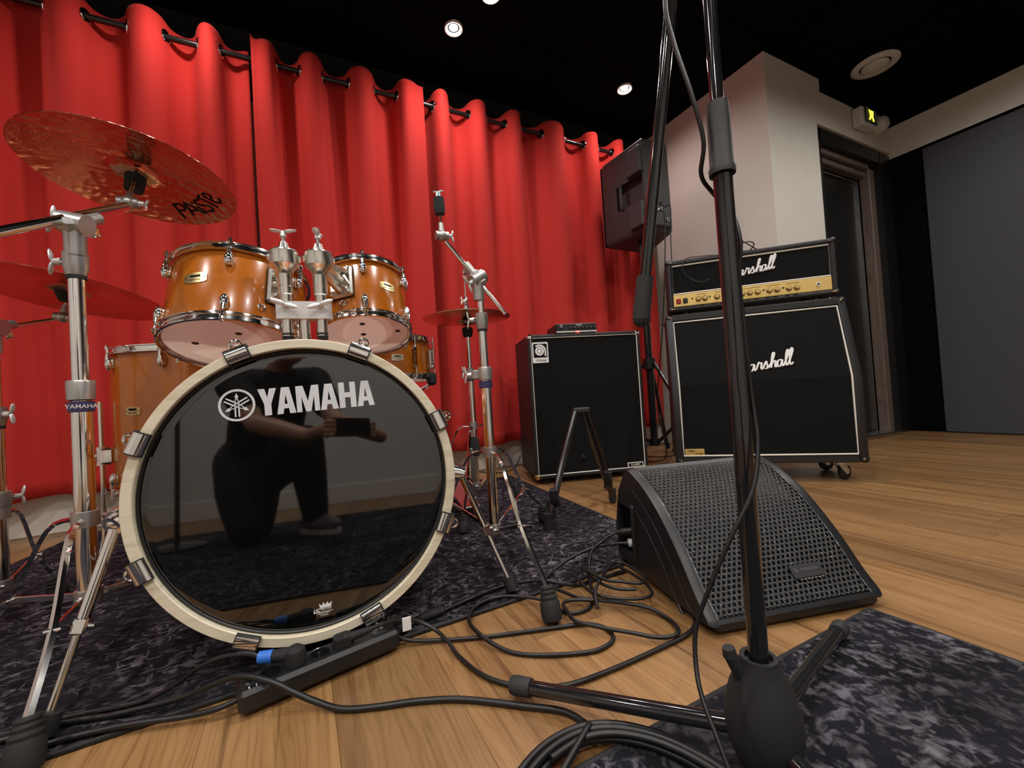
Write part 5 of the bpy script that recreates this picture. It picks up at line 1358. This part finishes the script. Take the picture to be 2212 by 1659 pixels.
gm = MB().add(V_, F_); g_ = gm.build('grille', 'monitor_grille' if 'monitor_grille' in MATS else 'black_paint', mon, kind='stuff')
so = g_.modifiers.new('sheet', 'SOLIDIFY'); so.thickness = .0012; so.offset = -1
# solid margin round the perforations
for xa, xb in ((.019, gx0+.004), (gx1-.004, MW-.019)):
    mg = MB(); vs = []; fs = []
    for i, p in enumerate(curve): vs += [(xa, p.y, p.z-.0004), (xb, p.y, p.z-.0004)]
    for i in range(len(curve)-1): fs.append((2*i, 2*i+1, 2*i+3, 2*i+2))
    mg.add(vs, fs, GMo)
    gmg = mg.build('grille_margin', 'monitor_grille', mon); so = gmg.modifiers.new('sheet', 'SOLIDIFY'); so.thickness = .0012; so.offset = -1
# little name plate low on the grille
pa, pb = arc(.050), arc(.075); up_ = (GMo.to_3x3() @ (pb-pa)).normalized(); nr = mxd.cross(up_).normalized()
Mpl = frame(GMo @ Vector((.262, arc(.062).y, arc(.062).z)) + nr*.0012, nr, mxd)
pl = MB().prism(rounded(.074, .026, .003), 0, .003, Mpl).build('name_plate', 'rubber_grey', mon)
q = MB(); q.lathe([(0, 0), (.0055, 0), (.0055, .0006), (0, .0006)], Mpl @ Matrix.Translation((-.026, .002, .003)), 18); q.box((.006, .002, .0033), (.042, .006, .0006), Mpl); q.build('plate_mark', 'plate_dim', pl)
q = MB()
for i in range(7): q.box((-.022+.0085*i, -.0155, .001), (.005, .0015, .0012), Mpl)
q.build('plate_slot', 'cast_grey', pl)

# ================================================================== MICROPHONE STAND (near)
bx_, by_ = .479, .334
mic = thing('microphone_stand', (bx_, by_, .007), 'black boom microphone stand with round cast hub on the worn rug', 'microphone stand')
Mt = Matrix.Translation((bx_, by_, 0))
MB().lathe([(0, .016), (.020, .016), (.031, .024), (.040, .045), (.0425, .068), (.041, .088), (.034, .112), (.026, .130), (.0215, .142), (.0205, .147), (.0155, .147), (.0150, .140), (0, .140)], Mt, 40).build('hub', 'rubber', mic)
MB().cyl((bx_, by_, .10), (bx_, by_, .745), .0110, n=24).build('lower_tube', 'black_tube', mic)
MB().lathe([(.0110, .735), (.0150, .733), (.0155, .740), (.0138, .744), (.0132, .80), (.0125, .822), (.0080, .824), (.0080, .735)], Mt, 28, closed=True).build('clutch', 'rubber_grey', mic)
MB().cyl((bx_, by_, .74), (bx_, by_, 1.20), .0078, n=20).build('upper_tube', 'black_tube', mic)
for (fx_, fy_) in ((.287, .612), (.853, .432), (.415, .035)):
    d = Vector((fx_-bx_, fy_-by_, 0)); e = d.normalized(); p0 = Vector((bx_, by_, .058))+e*.020; p1 = Vector((fx_, fy_, .021))
    MB().cyl(p0, p1, .0105, n=18).build('leg', 'black_tube', mic)
    dn = (p1-p0).normalized()
    MB().lathe([(0, -.004), (.0128, -.004), (.0135, 0), (.0142, .022), (.0128, .030), (0, .033)], frame(p1-dn*.022, dn), 22).build('end_cap', 'rubber_grey', mic)
kd = Vector((-.88, .42, 0)).normalized()
mb = MB().cyl(Vector((bx_, by_, .118))+kd*.02, Vector((bx_, by_, .150))+kd*.034, .0075, n=14); mb.cyl(Vector((bx_, by_, .150))+kd*.034, Vector((bx_, by_, .160))+kd*.036, .0085, .0070, n=14); mb.build('leg_lock_knob', 'rubber', mic)
T0 = Vector((bx_-.012, by_-.004, 1.205)); BLw = Vector((.425, .432, .571)); BT = Vector((.433, .428, .629))
mb = MB().cyl((bx_, by_, 1.185), (bx_, by_, 1.225), .016, n=18); mb.box(T0, (.035, .035, .04), bev=.008); mb.build('boom_clamp', 'black_plastic', mic)
bd2 = (T0-BLw).normalized()
MB().cyl(BLw+bd2*.04, T0+bd2*.30, .0078, n=18).build('boom_tube', 'black_tube', mic)
mb = MB().cyl(BLw, BLw+bd2*.058, .0118, .0112, n=20); mb.ball(BLw, .0112); mb.build('counterweight', 'rubber_grey', mic)

# A-frame guitar stand
gtop = Vector((.972, 1.335, .400))
gs = thing('guitar_stand', (.95, 1.33, .007), 'dark folding guitar stand with A-shaped legs and padded arms before the bass cabinet', 'guitar stand')
gdir = Vector((.42, .17, 0)).normalized(); gfr = Vector((.30, -.95, 0)).normalized()*-1
mb = MB().box((0, 0, 0), (.062, .026, .020), frame(gtop, (0, 0, 1), (.92, -.39, 0)), bev=.004); mb.build('hinge', 'rubber_grey', gs)
for s_, ft in ((-1, Vector((.752, 1.262, .020))), (1, Vector((1.150, 1.400, .020)))):
    p0 = gtop+Vector((.92, -.39, 0))*s_*.020
    MB().tube(spline([p0, p0.lerp(ft, .5)+gdir*s_*.008, ft], 6), .0125, 10).build('leg', 'black_paint', gs)
    mb = MB().cyl(ft+Vector((0, 0, .04)), ft+Vector((0, 0, -.012)), .016, n=14); mb.build('rubber_foot', 'rubber', gs)
    yk = p0.lerp(ft, .74)
    arm = [yk, yk+Vector((-.05, -.075, -.012)), yk+Vector((-.075, -.105, .008)), yk+Vector((-.082, -.113, .045))]
    MB().tube(spline(arm, 5), .008, 8).build('yoke_arm', 'black_paint', gs)
    MB().tube(spline(arm[1:], 5), .0155, 10).build('foam_sleeve', 'rubber', gs)
    p0b = gtop+gdir*s_*.018+Vector((0.01, .03, 0)); fb = ft+Vector((.125, .19, 0))
    MB().cyl(p0b, fb, .0085, n=10).build('rear_leg', 'black_paint', gs)
    MB().cyl(fb+Vector((0, 0, .03)), fb+Vector((0, 0, -.012)), .013, n=12).build('rubber_foot', 'rubber', gs)

# ================================================================== POWER STRIP AND PLUGS
SA = Vector((-.102, .791, .0)); sd_ = Vector((.982, .190, 0)).normalized(); si = Vector((-.190, .982, 0)).normalized()
GS = Matrix(((sd_.x, si.x, 0, SA.x), (sd_.y, si.y, 0, SA.y), (0, 0, 1, .0075), (0, 0, 0, 1)))
SL_, SW_, SH_ = .262, .055, .035
ps = thing('power_strip', tuple(GS @ Vector((SL_/2, SW_/2, -.0)) ), 'black multi-socket power strip lying in front of the bass drum', 'power strip')
pcase = MB().box((SL_/2, SW_/2, SH_/2), (SL_, SW_, SH_), GS, bev=.006).build('case', 'black_plastic', ps)
for i, xl in enumerate((.047, .086, .125, .164)):
    carve(pcase, MB().cyl(GS @ Vector((xl, SW_/2, SH_-.014)), GS @ Vector((xl, SW_/2, SH_+.01)), .0160, n=24))
    MB().lathe([(.0160, 0), (.0190, 0), (.0190, .0018), (.0160, .0014)], GS @ Matrix.Translation((xl, SW_/2, SH_)), 28, closed=True).build('socket_ring', 'black_paint', ps)
    if xl == .125:
        for s_ in (-1, 1): MB().cyl(GS @ Vector((xl+s_*.0095, SW_/2, SH_-.0145)), GS @ Vector((xl+s_*.0095, SW_/2, SH_-.0125)), .0026, n=10).build('contact_hole', 'steel', ps)
        MB().cyl(GS @ Vector((xl, SW_/2+.009, SH_-.014)), GS @ Vector((xl, SW_/2+.009, SH_-.002)), .0024, n=10).build('earth_pin', 'steel', ps)
MB().ball((.018, SW_/2, SH_-.003), (.010, .012, .008), GS).build('earth_cover', 'black_plastic', ps)
sw = MB().box((.228, SW_/2-.004, SH_), (.030, .028, .008), GS, bev=.003).build('switch', 'black_paint', ps)
q = MB(); q.box((.224, SW_/2-.004, SH_+.0042), (.006, .0012, .0006), GS); q.lathe([(.0022, 0), (.0032, 0), (.0032, .0006), (.0022, .0006)], GS @ Matrix.Translation((.234, SW_/2-.004, SH_+.004)), 14, closed=True); q.build('switch_mark', 'cast_grey', sw)
q = MB(); q.box((.016, .010, SH_), (.0015, .006, .001), GS); q.box((.026, .011, SH_), (.0015, .007, .001), GS); q.build('indicator', 'logo_white', ps)
# black angled plug with blue tape and its cord
pg = thing('power_plug', tuple(GS @ Vector((.086, SW_/2, SH_))), 'black angled mains plug wrapped with blue tape, in the power strip', 'plug')
c_ = GS @ Vector((.086, SW_/2, SH_))
mb = MB().lathe([(0, -.012), (.0152, -.012), (.0152, .001), (.0172, .002), (.0172, .014), (.0150, .024), (.0090, .029), (0, .030)], GS @ Matrix.Translation((.086, SW_/2, SH_)), 28)
ct = c_+Vector((0, 0, .016)); dirp = Vector((-.93, .30, .05)).normalized()
mb.cyl(ct, ct+dirp*.040, .0125, .0085, n=16); mb.build('plug_body', 'rubber', pg)
MB().cyl(ct+dirp*.036, ct+dirp*.058, .0105, .0095, n=14).build('blue_tape', 'tape_blue', pg)
cs_ = ct+dirp*.056
cordp = [cs_, cs_+dirp*.02+Vector((0, 0, .008)), Vector((-.130, .872, .070)), Vector((-.165, .884, .058)), Vector((-.200, .902, .033)), Vector((-.243, .918, .014)), Vector((-.284, .927, .0112)), Vector((-.330, .938, .0112)), Vector((-.370, .943, .0112)), Vector((-.420, .946, .0112)), Vector((-.62, .955, .0112))]
MB().tube(spline(cordp, 7), .0036, 8).build('cord', 'cable', pg)
# second plug with a white tag
pg = thing('power_plug', tuple(GS @ Vector((.164, SW_/2, SH_))), 'flat black mains plug with a white paper tag on its cord', 'plug')
mb = MB().prism(rounded(.032, .028, .010), .0005, .016, GS @ Matrix.Translation((.164, SW_/2, SH_))); mb.cyl(GS @ Vector((.164, SW_/2, SH_-.012)), GS @ Vector((.164, SW_/2, SH_+.004)), .0125, n=20)
c_ = GS @ Vector((.164, SW_/2-.004, SH_+.010)); dp = Vector((.97, .07, .06)).normalized(); mb.cyl(c_, c_+dp*.050, .0100, .0050, n=14); mb.build('plug_body', 'rubber', pg)
e0 = c_+dp*.05
tagp = [e0, e0+dp*.025, Vector((.162, .859, .050)), Vector((.196, .862, .036)), Vector((.223, .842, .021)), Vector((.236, .800, .013)), Vector((.242, .760, .0055)), Vector((.258, .689, .0055)), Vector((.287, .641, .0055)), Vector((.320, .615, .0055)), Vector((.370, .589, .0055)), Vector((.459, .581, .0055)), Vector((.567, .581, .0055)), Vector((.630, .584, .0055)), Vector((.672, .598, .0055)), Vector((.72, .64, .0055)), Vector((.80, .74, .0055))]
MB().tube(spline(tagp, 7), .0040, 8).build('cord', 'cable', pg)
tg = Vector((.170, .857, .046)); MB().box(tg+Vector((.001, -.003, -.004)), (.017, .0025, .026), bev=.0006).build('paper_tag', 'tag_white', pg)

# ================================================================== CABLES ON THE FLOOR
def cable(name, label, pts, r=.0038, ends=None, group='black cables on the floor', m_='cable', res=7):
    P3 = [Vector(p) for p in pts]
    lo = P3[len(P3)//2]; base = (lo.x, lo.y, 0)
    if not ends: return solo(MB().tube(spline(P3, res), r, 8), name, m_, base, label, 'cable', group, sharp=60)
    t_ = thing(name, base, label, 'cable', group)
    MB().tube(spline(P3, res), r, 8).build('cord', m_, t_, sharp=60)
    for a, b_ in ends:
        a, b_ = Vector(a), Vector(b_); d = (b_-a).normalized(); L_ = (b_-a).length
        MB().lathe([(0, 0), (.0055, 0), (.0075, .012), (.0095, .016), (.0098, L_*.85), (.0085, L_), (0, L_)], frame(a, d), 18).build('connector', 'black_plastic', t_)
    return t_
def zed(L, z0=.0052, amp=.0): return [(x, y, z0 + (amp*abs(math.sin(2.1*i)) if amp else 0)) for i, (x, y) in enumerate(L)]
R1 = .0122   # on the drum rug
feed = [(-.75, .93, R1), (-.55, .933, R1), (-.415, .929, R1), (-.362, .9275, R1), (-.32, .918, R1), (-.277, .902, R1+.001), (-.191, .872, .024), (-.140, .847, .043), (-.100, .823, .0545), (-.058, .792, .0485), (-.030, .777, .032), (.003, .760, .014), (.041, .730, .0058), (.093, .705, .0055), (.146, .685, .0055), (.21, .65, .0055), (.287, .585, .0055), (.331, .545, .0055), (.345, .505, .0055), (.335, .487, .022), (.310, .472, .026)]
# cable that feeds the coil, and the coil itself: one cable
cc = Vector((.300, .320, 0)); coil = []
for k in range(5*16+1):
    a = rad(105) + 2*PI*k/16; lap = k/16
    RR = (.146, .156, .166, .171, .161, .151); ZZ = (.0140, .0140, .0140, .0232, .0232, .0232); k0 = int(lap); k1 = min(k0+1, 5); u_ = lap % 1
    rr_ = RR[k0]*(1-u_)+RR[k1]*u_
    coil.append((cc.x+rr_*math.cos(a)*(.78 if math.cos(a) > 0 else 1.0), cc.y+rr_*math.sin(a)*1.02, ZZ[k0]*(1-u_)+ZZ[k1]*u_))
cable('coiled_cable', 'thick black cable crossing the power strip and ending in a coil on the worn rug', feed + coil[2:], r=.0048, res=5)
cable('edge_cable', 'black cable running along the rug edge to the power strip end', [(-.80, .90, R1), (-.55, .895, R1), (-.42, .887, R1), (-.37, .8815, R1), (-.33, .8785, R1+.0005), (-.28, .868, R1+.002), (-.24, .857, R1+.002), (-.175, .836, .0125), (-.135, .821, .017), (-.105, .819, .022)], r=.0046, group=None)
loopA = [(0.153, 0.858), (0.186, 0.845), (0.3, 0.793), (0.45, 0.738), (0.502, 0.717), (0.523, 0.685), (0.514, 0.651), (0.484, 0.638), (0.446, 0.642), (0.376, 0.677), (0.327, 0.721), (0.297, 0.786), (0.297, 0.847), (0.324, 0.89), (0.365, 0.908), (0.415, 0.898), (0.468, 0.842), (0.486, 0.794), (0.502, 0.767), (0.542, 0.765), (0.584, 0.799), (0.61, 0.849), (0.664, 0.911)]
zA = [.022, .009, .0050, .0050, .0050, .0050, .0050, .0050, .0050, .0050, .0050, .0140, .0140, .0130, .0130, .0130, .0130, .0052, .0052, .0052, .0060, .018, .050]
cable('microphone_cable', 'black cable with one wide loop before the cymbal stand foot, plugged into the monitor', [(x, y, z) for (x, y), z in zip(loopA, zA)] + [(.710, .925, .066), (.742, .912, .085), (.756, .900, .0895)], r=.0040, ends=[((.748, .908, .088), (.790, .868, .098))], group='looped cables beside the stage monitor')
loopB = [(0.770, 0.890), (0.750, 0.910), (0.703, 0.952), (0.64, 0.963), (0.588, 0.954), (0.54, 0.932), (0.517, 0.905), (0.53, 0.835), (0.542, 0.796), (0.567, 0.768), (0.614, 0.716), (0.642, 0.682), (0.648, 0.640), (0.630, 0.600), (0.603, 0.584), (0.573, 0.600), (0.541, 0.636), (0.515, 0.667), (0.480, 0.722), (0.486, 0.762), (0.497, 0.795), (0.523, 0.797), (0.560, 0.770)]
zB = [.0605, .058, .045, .030, .020, .014, .0130, .0142, .0145, .0145, .0145, .0100, .0055, .0100, .0135, .0120, .0140, .0145, .0145, .0145, .0150, .0150, .0150]
cable('microphone_cable', 'black cable with white-ringed connector in the side of the monitor', [(x, y, z) for (x, y), z in zip(loopB, zB)], r=.0040, ends=[((.764, .8945, .060), (.810, .863, .066))], group='looped cables beside the stage monitor')
t_ = [o for o in bpy.data.objects if o.get('label', '').startswith('black cable with white-ringed')][0]
MB().cyl((.772, .889, .0612), (.781, .8825, .0622), .0112, n=16).build('white_ring', 'tag_white', t_)
loopC = [(0.67, 0.94), (0.637, 0.946), (0.597, 0.896), (0.573, 0.822), (0.574, 0.762), (0.614, 0.716), (0.655, 0.700), (0.680, 0.718), (0.700, 0.777), (0.705, 0.856), (0.688, 0.915), (.655, .93), (.62, .88), (.60, .81), (.61, .755), (.645, .725)]
cable('spare_cable', 'thin black cable wound in a small round coil against the monitor side', [(x, y, .0225+.0004*i if i < 11 else .0335) for i, (x, y) in enumerate(loopC)], r=.0036, group='looped cables beside the stage monitor')
loopD = [(0.54, 0.73), (0.573, 0.775), (0.65, 0.826), (0.690, 0.841), (0.700, 0.813), (0.685, 0.742), (0.658, 0.725), (0.628, 0.754), (0.605, 0.784), (0.6, 0.847), (.605, .875)]
cable('spare_cable', 'thin black cable twisting in an open bow beside the monitor', [(x, y, (.020, .036, .0440, .0440, .0440, .0440, .0440, .0440, .0440, .0440, .038)[i]) for i, (x, y) in enumerate(loopD)], r=.0036, group='looped cables beside the stage monitor')
flat = [(0.152, 0.869, .024), (.180, .895, .0145), (0.210, 0.913, R1), (0.261, 0.920, R1), (0.38, 0.948, R1), (0.445, 0.950, R1), (0.490, 0.922, .020), (0.516, 0.896, .0235), (0.545, 0.878, .016), (0.585, 0.868, .0056), (0.633, 0.866, .0056), (0.69, 0.864, .0056), (0.735, 0.862, .0056)]
cable('mains_cable', 'straight black mains cable lying along the front edge of the drum rug', flat, r=.0046, group=None)
MB_ = MB().box((0, 0, 0), (.060, .020, .015), Matrix.Translation((.238, .9175, .0150)) @ Matrix.Rotation(rad(7), 4, 'Z'), bev=.005)
solo(MB_, 'cable_coupler', 'rubber', (.238, .9175, .007), 'small black inline coupler on the rug edge right of the bass drum', 'coupler')
micp = [(.456, .366, 1.25), (.452, .364, 1.20), (.444, .353, 1.12), (.434, .348, 1.05), (0.425, 0.355, 0.952), (0.432, 0.353, 0.9), (0.444, 0.342, 0.828), (0.458, 0.341, 0.775), (.467, .3545, .742), (0.4870, 0.3550, 0.722), (.4980, .339, .690), (0.496, 0.329, 0.650), (0.496, 0.334, 0.604), (0.493, 0.330, 0.535), (0.491, 0.326, 0.463), (0.481, 0.316, 0.405), (0.460, 0.312, 0.354), (0.430, 0.322, 0.303), (0.405, 0.336, 0.246), (0.391, 0.345, 0.205), (0.381, 0.341, 0.174), (0.369, 0.326, 0.148), (0.360, 0.300, 0.118), (0.350, 0.262, 0.075), (.346, .21, .050), (.357, .165, .041), (.372, .115, .018), (.42, .08, .0115)]
cable('microphone_cable', 'thin black cable wound down the boom microphone stand to the rug', micp, r=.0027, group=None)

# wires lying over the amplifier head
hz = hz0+HH_
def gp(x, y, z): return tuple(GM @ Vector((x, y, z)))
cable('loose_wire', 'thin dark wire looping over the top front edge of the amplifier head', [gp(.48, hy0+.10, hz+.004), gp(.43, hy0+.05, hz+.022), gp(.37, hy0+.02, hz+.058), gp(.325, hy0+.03, hz+.064), gp(.31, hy0+.02, hz+.025), gp(.315, hy0-.02, hz-.03), gp(.345, hy0-.020, hz-.085), gp(.325, hy0-.022, hz-.130), gp(.285, hy0-.020, hz-.115), gp(.29, hy0-.02, hz-.05), gp(.33, hy0-.01, hz+.010), gp(.395, hy0+.0, hz+.040), gp(.43, hy0+.03, hz+.030), gp(.41, hy0+.06, hz+.006)], r=.0026, group='wires on the amplifier head')
cable('loose_wire', 'thin dark wire drooping down the red-switch end of the amplifier head front', [gp(.36, hy0+.08, hz+.012), gp(.30, hy0+.07, hz+.012), gp(.24, hy0+.06, hz+.016), gp(.14, hy0+.02, hz+.010), gp(.105, hy0-.015, hz-.010), gp(.095, hy0-.018, hz-.055), gp(.125, hy0-.018, hz-.105), gp(.175, hy0-.016, hz-.130), gp(.215, hy0-.014, hz-.120)], r=.0022, group='wires on the amplifier head')
cable('loose_wire', 'thin dark wire lying flat along the amplifier head top', [gp(.05, hy0+.05, hz+.003), gp(.15, hy0+.08, hz+.004), gp(.25, hy0+.03, hz+.003), gp(.32, hy0+.07, hz+.003), gp(.30, hy0+.12, hz+.004), gp(.20, hy0+.14, hz+.004)], r=.0022, group='wires on the amplifier head')
cable('wall_cable', 'thin black cable on the floor by the skirting behind the cymbal stand', [(.98, 2.48, .006), (1.03, 2.40, .006), (1.10, 2.34, .006), (1.16, 2.31, .03), (1.20, 2.30, .10)], r=.003, group=None)

# second, straight microphone stand behind the photographer (seen mirrored in the drum head)
qx, qy = -.99, -.76
m2 = thing('microphone_stand', (qx, qy, .007), 'straight black microphone stand behind the photographer', 'microphone stand')
MB().lathe([(0, .008), (.12, .008), (.122, .014), (.10, .024), (.03, .034), (0, .034)], Matrix.Translation((qx, qy, 0)), 40).build('round_base', 'black_paint', m2)
MB().cyl((qx, qy, .03), (qx, qy, .85), .0115, n=18).build('lower_tube', 'black_tube', m2)
MB().cyl((qx, qy, .82), (qx, qy, .90), .015, n=18).build('clutch', 'rubber_grey', m2)
MB().cyl((qx, qy, .88), (qx, qy, 1.45), .008, n=18).build('upper_tube', 'black_tube', m2)
MB().cyl((qx, qy, 1.44), (qx, qy, 1.49), .012, n=18).build('thread_collar', 'black_plastic', m2)
# ================================================================== THE PHOTOGRAPHER (kneeling behind the camera, mirrored in the drum head)
def limb(mb, pts, radii, res=5):
    """tapering rounded limb: tube along a spline with balls at both ends"""
    P = spline(pts, res); K = len(P); n = len(radii)-1; rr = []
    for i in range(K):
        u = i/(K-1)*n; k = min(int(u), n-1); rr.append(radii[k]+(radii[k+1]-radii[k])*(u-k))
    mb.tube(P, rr, 14); mb.ball(P[0], rr[0]*.99, n=14, m_=10); mb.ball(P[-1], rr[-1]*.99, n=14, m_=10); return mb
def fuse(ob, vox=.009, sm=4):
    r_ = ob.modifiers.new('fuse', 'REMESH'); r_.mode = 'VOXEL'; r_.voxel_size = vox; r_.use_smooth_shade = True
    if sm: q = ob.modifiers.new('relax', 'SMOOTH'); q.iterations = sm; q.factor = .5
    return ob
per = thing('person', (-.50, -.62, .007), 'person in dark clothes kneeling with a phone, mirrored in the bass drum head', 'person')
pel = Vector((-.60, -.70, .40)); ch = Vector((-.50, -.60, .70)); nk = Vector((-.46, -.56, .83))
hdc = Vector((-.395, -.50, .955))
shl, shr = Vector((-.655, -.555, .765)), Vector((-.315, -.640, .765))
ell, elr = Vector((-.50, -.340, .555)), Vector((-.185, -.430, .545))
wrl, wrr = Vector((-.235, -.115, .470)), Vector((.045, -.185, .440))
# camera/phone frame
ph_c = Vector((0, 0, CAM_H)) - fw*.022 - rt*.042
Hl = ph_c - rt*.078 - fw*.022 - up*.004; Hr = ph_c + rt*.078 - fw*.022 - up*.010
mb = MB()
limb(mb, [pel, (pel+ch)/2, ch], [.10, .115, .11]); limb(mb, [ch, nk, hdc-Vector((.02, .02, .06))], [.09, .055, .052]); limb(mb, [shl, ch, shr], [.06, .10, .06])
for sh_, el_, wr_, H0 in ((shl, ell, wrl, Hl), (shr, elr, wrr, Hr)):
    limb(mb, [sh_, el_], [.056, .041]); limb(mb, [el_, el_.lerp(wr_, .35), wr_], [.041, .042, .027]); limb(mb, [wr_, H0-fw*.030, H0-fw*.004], [.027, .026, .022])
    for o_ in (-.020, 0, .020): limb(mb, [H0-fw*.034+up*o_*.8, H0-fw*.002+up*o_], [.016, .013])
# head: skull, jaw, nose, ears; looks towards the phone
look = (ph_c-hdc).normalized(); HF = frame(hdc, Vector((0, 0, 1))*.85-look*.25, look)
mb.ball((-.005, 0, .018), (.098, .077, .098), HF, n=22, m_=14); mb.ball((.022, 0, -.055), (.066, .056, .070), HF, n=18, m_=12)
mb.ball((.102, 0, -.018), (.018, .014, .026), HF, n=10, m_=8); mb.ball((.078, 0, -.072), (.012, .024, .006), HF, n=10, m_=6)
for s_ in (-1, 1):
    mb.ball((-.006, s_*.079, -.008), (.018, .009, .030), HF, n=10, m_=8); mb.ball((.080, s_*.031, .006), (.013, .015, .010), HF, n=10, m_=8)
# fingers curl round the ends of the phone, thumbs behind it
for s_, H_0 in ((-1, Hl), (1, Hr)):
    for k, (o_, L_) in enumerate(((.026, .062), (.009, .070), (-.009, .066), (-.026, .052))):
        b0 = H_0+up*o_; pts = [b0-fw*.006, b0+rt*s_*.013+fw*.012, b0+rt*s_*(.011)+fw*.032, b0-rt*s_*(L_*(.28 if s_ < 0 else .02))+fw*.0385]
        pts = [p - fw*.004 for p in pts]
        mb.tube(spline(pts, 4), [.0092]*9+[.0085]*3+[.0068], 8)
    tb0 = H_0-fw*.004-rt*s_*.006-up*.020
    mb.tube(spline([tb0, tb0-rt*s_*.022+up*.016+fw*.004, tb0-rt*s_*.045+up*.030+fw*.008], 4), [.0115]*5+[.010]*3+[.0078], 8)
fuse(mb.build('body', 'skin', per, sharp=80), .0045, 2)
# short dark hair cap
hv = MB(); hv.ball((-.014, 0, .030), (.100, .083, .096), HF, n=22, m_=14)
hv.v = [v for v in hv.v]
hv.build('hair', 'hair_dark', per, sharp=80)
# t-shirt
sv = MB(); limb(sv, [pel+Vector((0, 0, -.02)), (pel+ch)/2, ch, ch.lerp(nk, .55)], [.150, .170, .165, .085]); limb(sv, [shl, ch+Vector((0, 0, .03)), shr], [.085, .12, .085])
for sh_, el_ in ((shl, ell), (shr, elr)): limb(sv, [sh_, sh_.lerp(el_, .62)], [.086, .066])
fuse(sv.build('shirt', 'cloth_black', per, sharp=80), .010, 5)
# trousers: one knee up, the other on the floor
kup, aup = Vector((-.325, -.45, .455)), Vector((-.335, -.640, .085)); kdn, adn = Vector((-.60, -.56, .112)), Vector((-.74, -.92, .085))
hl_, hr_ = pel+Vector((-.05, .02, -.02)), pel+Vector((.07, .0, -.02))
tv = MB(); limb(tv, [pel+Vector((0, 0, .04)), pel+Vector((0, 0, -.04))], [.150, .165]); limb(tv, [hl_, hl_.lerp(kdn, .5), kdn], [.150, .140, .105]); limb(tv, [kdn, kdn.lerp(adn, .4), adn], [.100, .085, .062])
limb(tv, [hr_, hr_.lerp(kup, .5), kup], [.140, .115, .085]); limb(tv, [kup, kup.lerp(aup, .4), aup+Vector((0, 0, .02))], [.085, .080, .062])
fuse(tv.build('trousers', 'cloth_dark', per, sharp=80), .010, 5)
def shoe(p, d, up_=(0, 0, 1)):
    F_ = frame(p, up_, d)
    o_ = MB().ball((.04, 0, .050), (.132, .044, .040), F_, n=18, m_=10).ball((-.03, 0, .066), (.060, .042, .052), F_, n=14, m_=9).build('shoe', 'shoe_grey', per, sharp=80)
    MB().prism([(-.085, -.036), (.06, -.044), (.14, -.036), (.172, 0), (.14, .036), (.06, .044), (-.085, .036), (-.10, 0)], 0, .020, F_).build('shoe_sole', 'shoe_sole', o_)
shoe(Vector((aup.x, aup.y, .0075)), Vector((.75, .60, 0)))
shoe(Vector((adn.x-.01, adn.y-.03, .120)), Vector((-.30, -.95, -.06)), Vector((0, .06, -1)))
# phone
phn = thing('phone', tuple(ph_c), 'dark smartphone held sideways in the kneeling person\'s hands', 'phone')
Mp2 = Matrix(((rt.x, up.x, fw.x, ph_c.x), (rt.y, up.y, fw.y, ph_c.y), (rt.z, up.z, fw.z, ph_c.z), (0, 0, 0, 1)))
MB().prism(rounded(.150, .074, .011), -.004, .004, Mp2).build('phone_case', 'phone_body', phn)
MB().prism(rounded(.142, .066, .008), -.0046, -.004, Mp2).build('screen', 'ink_black', phn)
MB().prism(rounded(.036, .036, .008), .004, .0055, Mp2 @ Matrix.Translation((.050, .014, 0))).build('camera_bump', 'phone_body', phn)
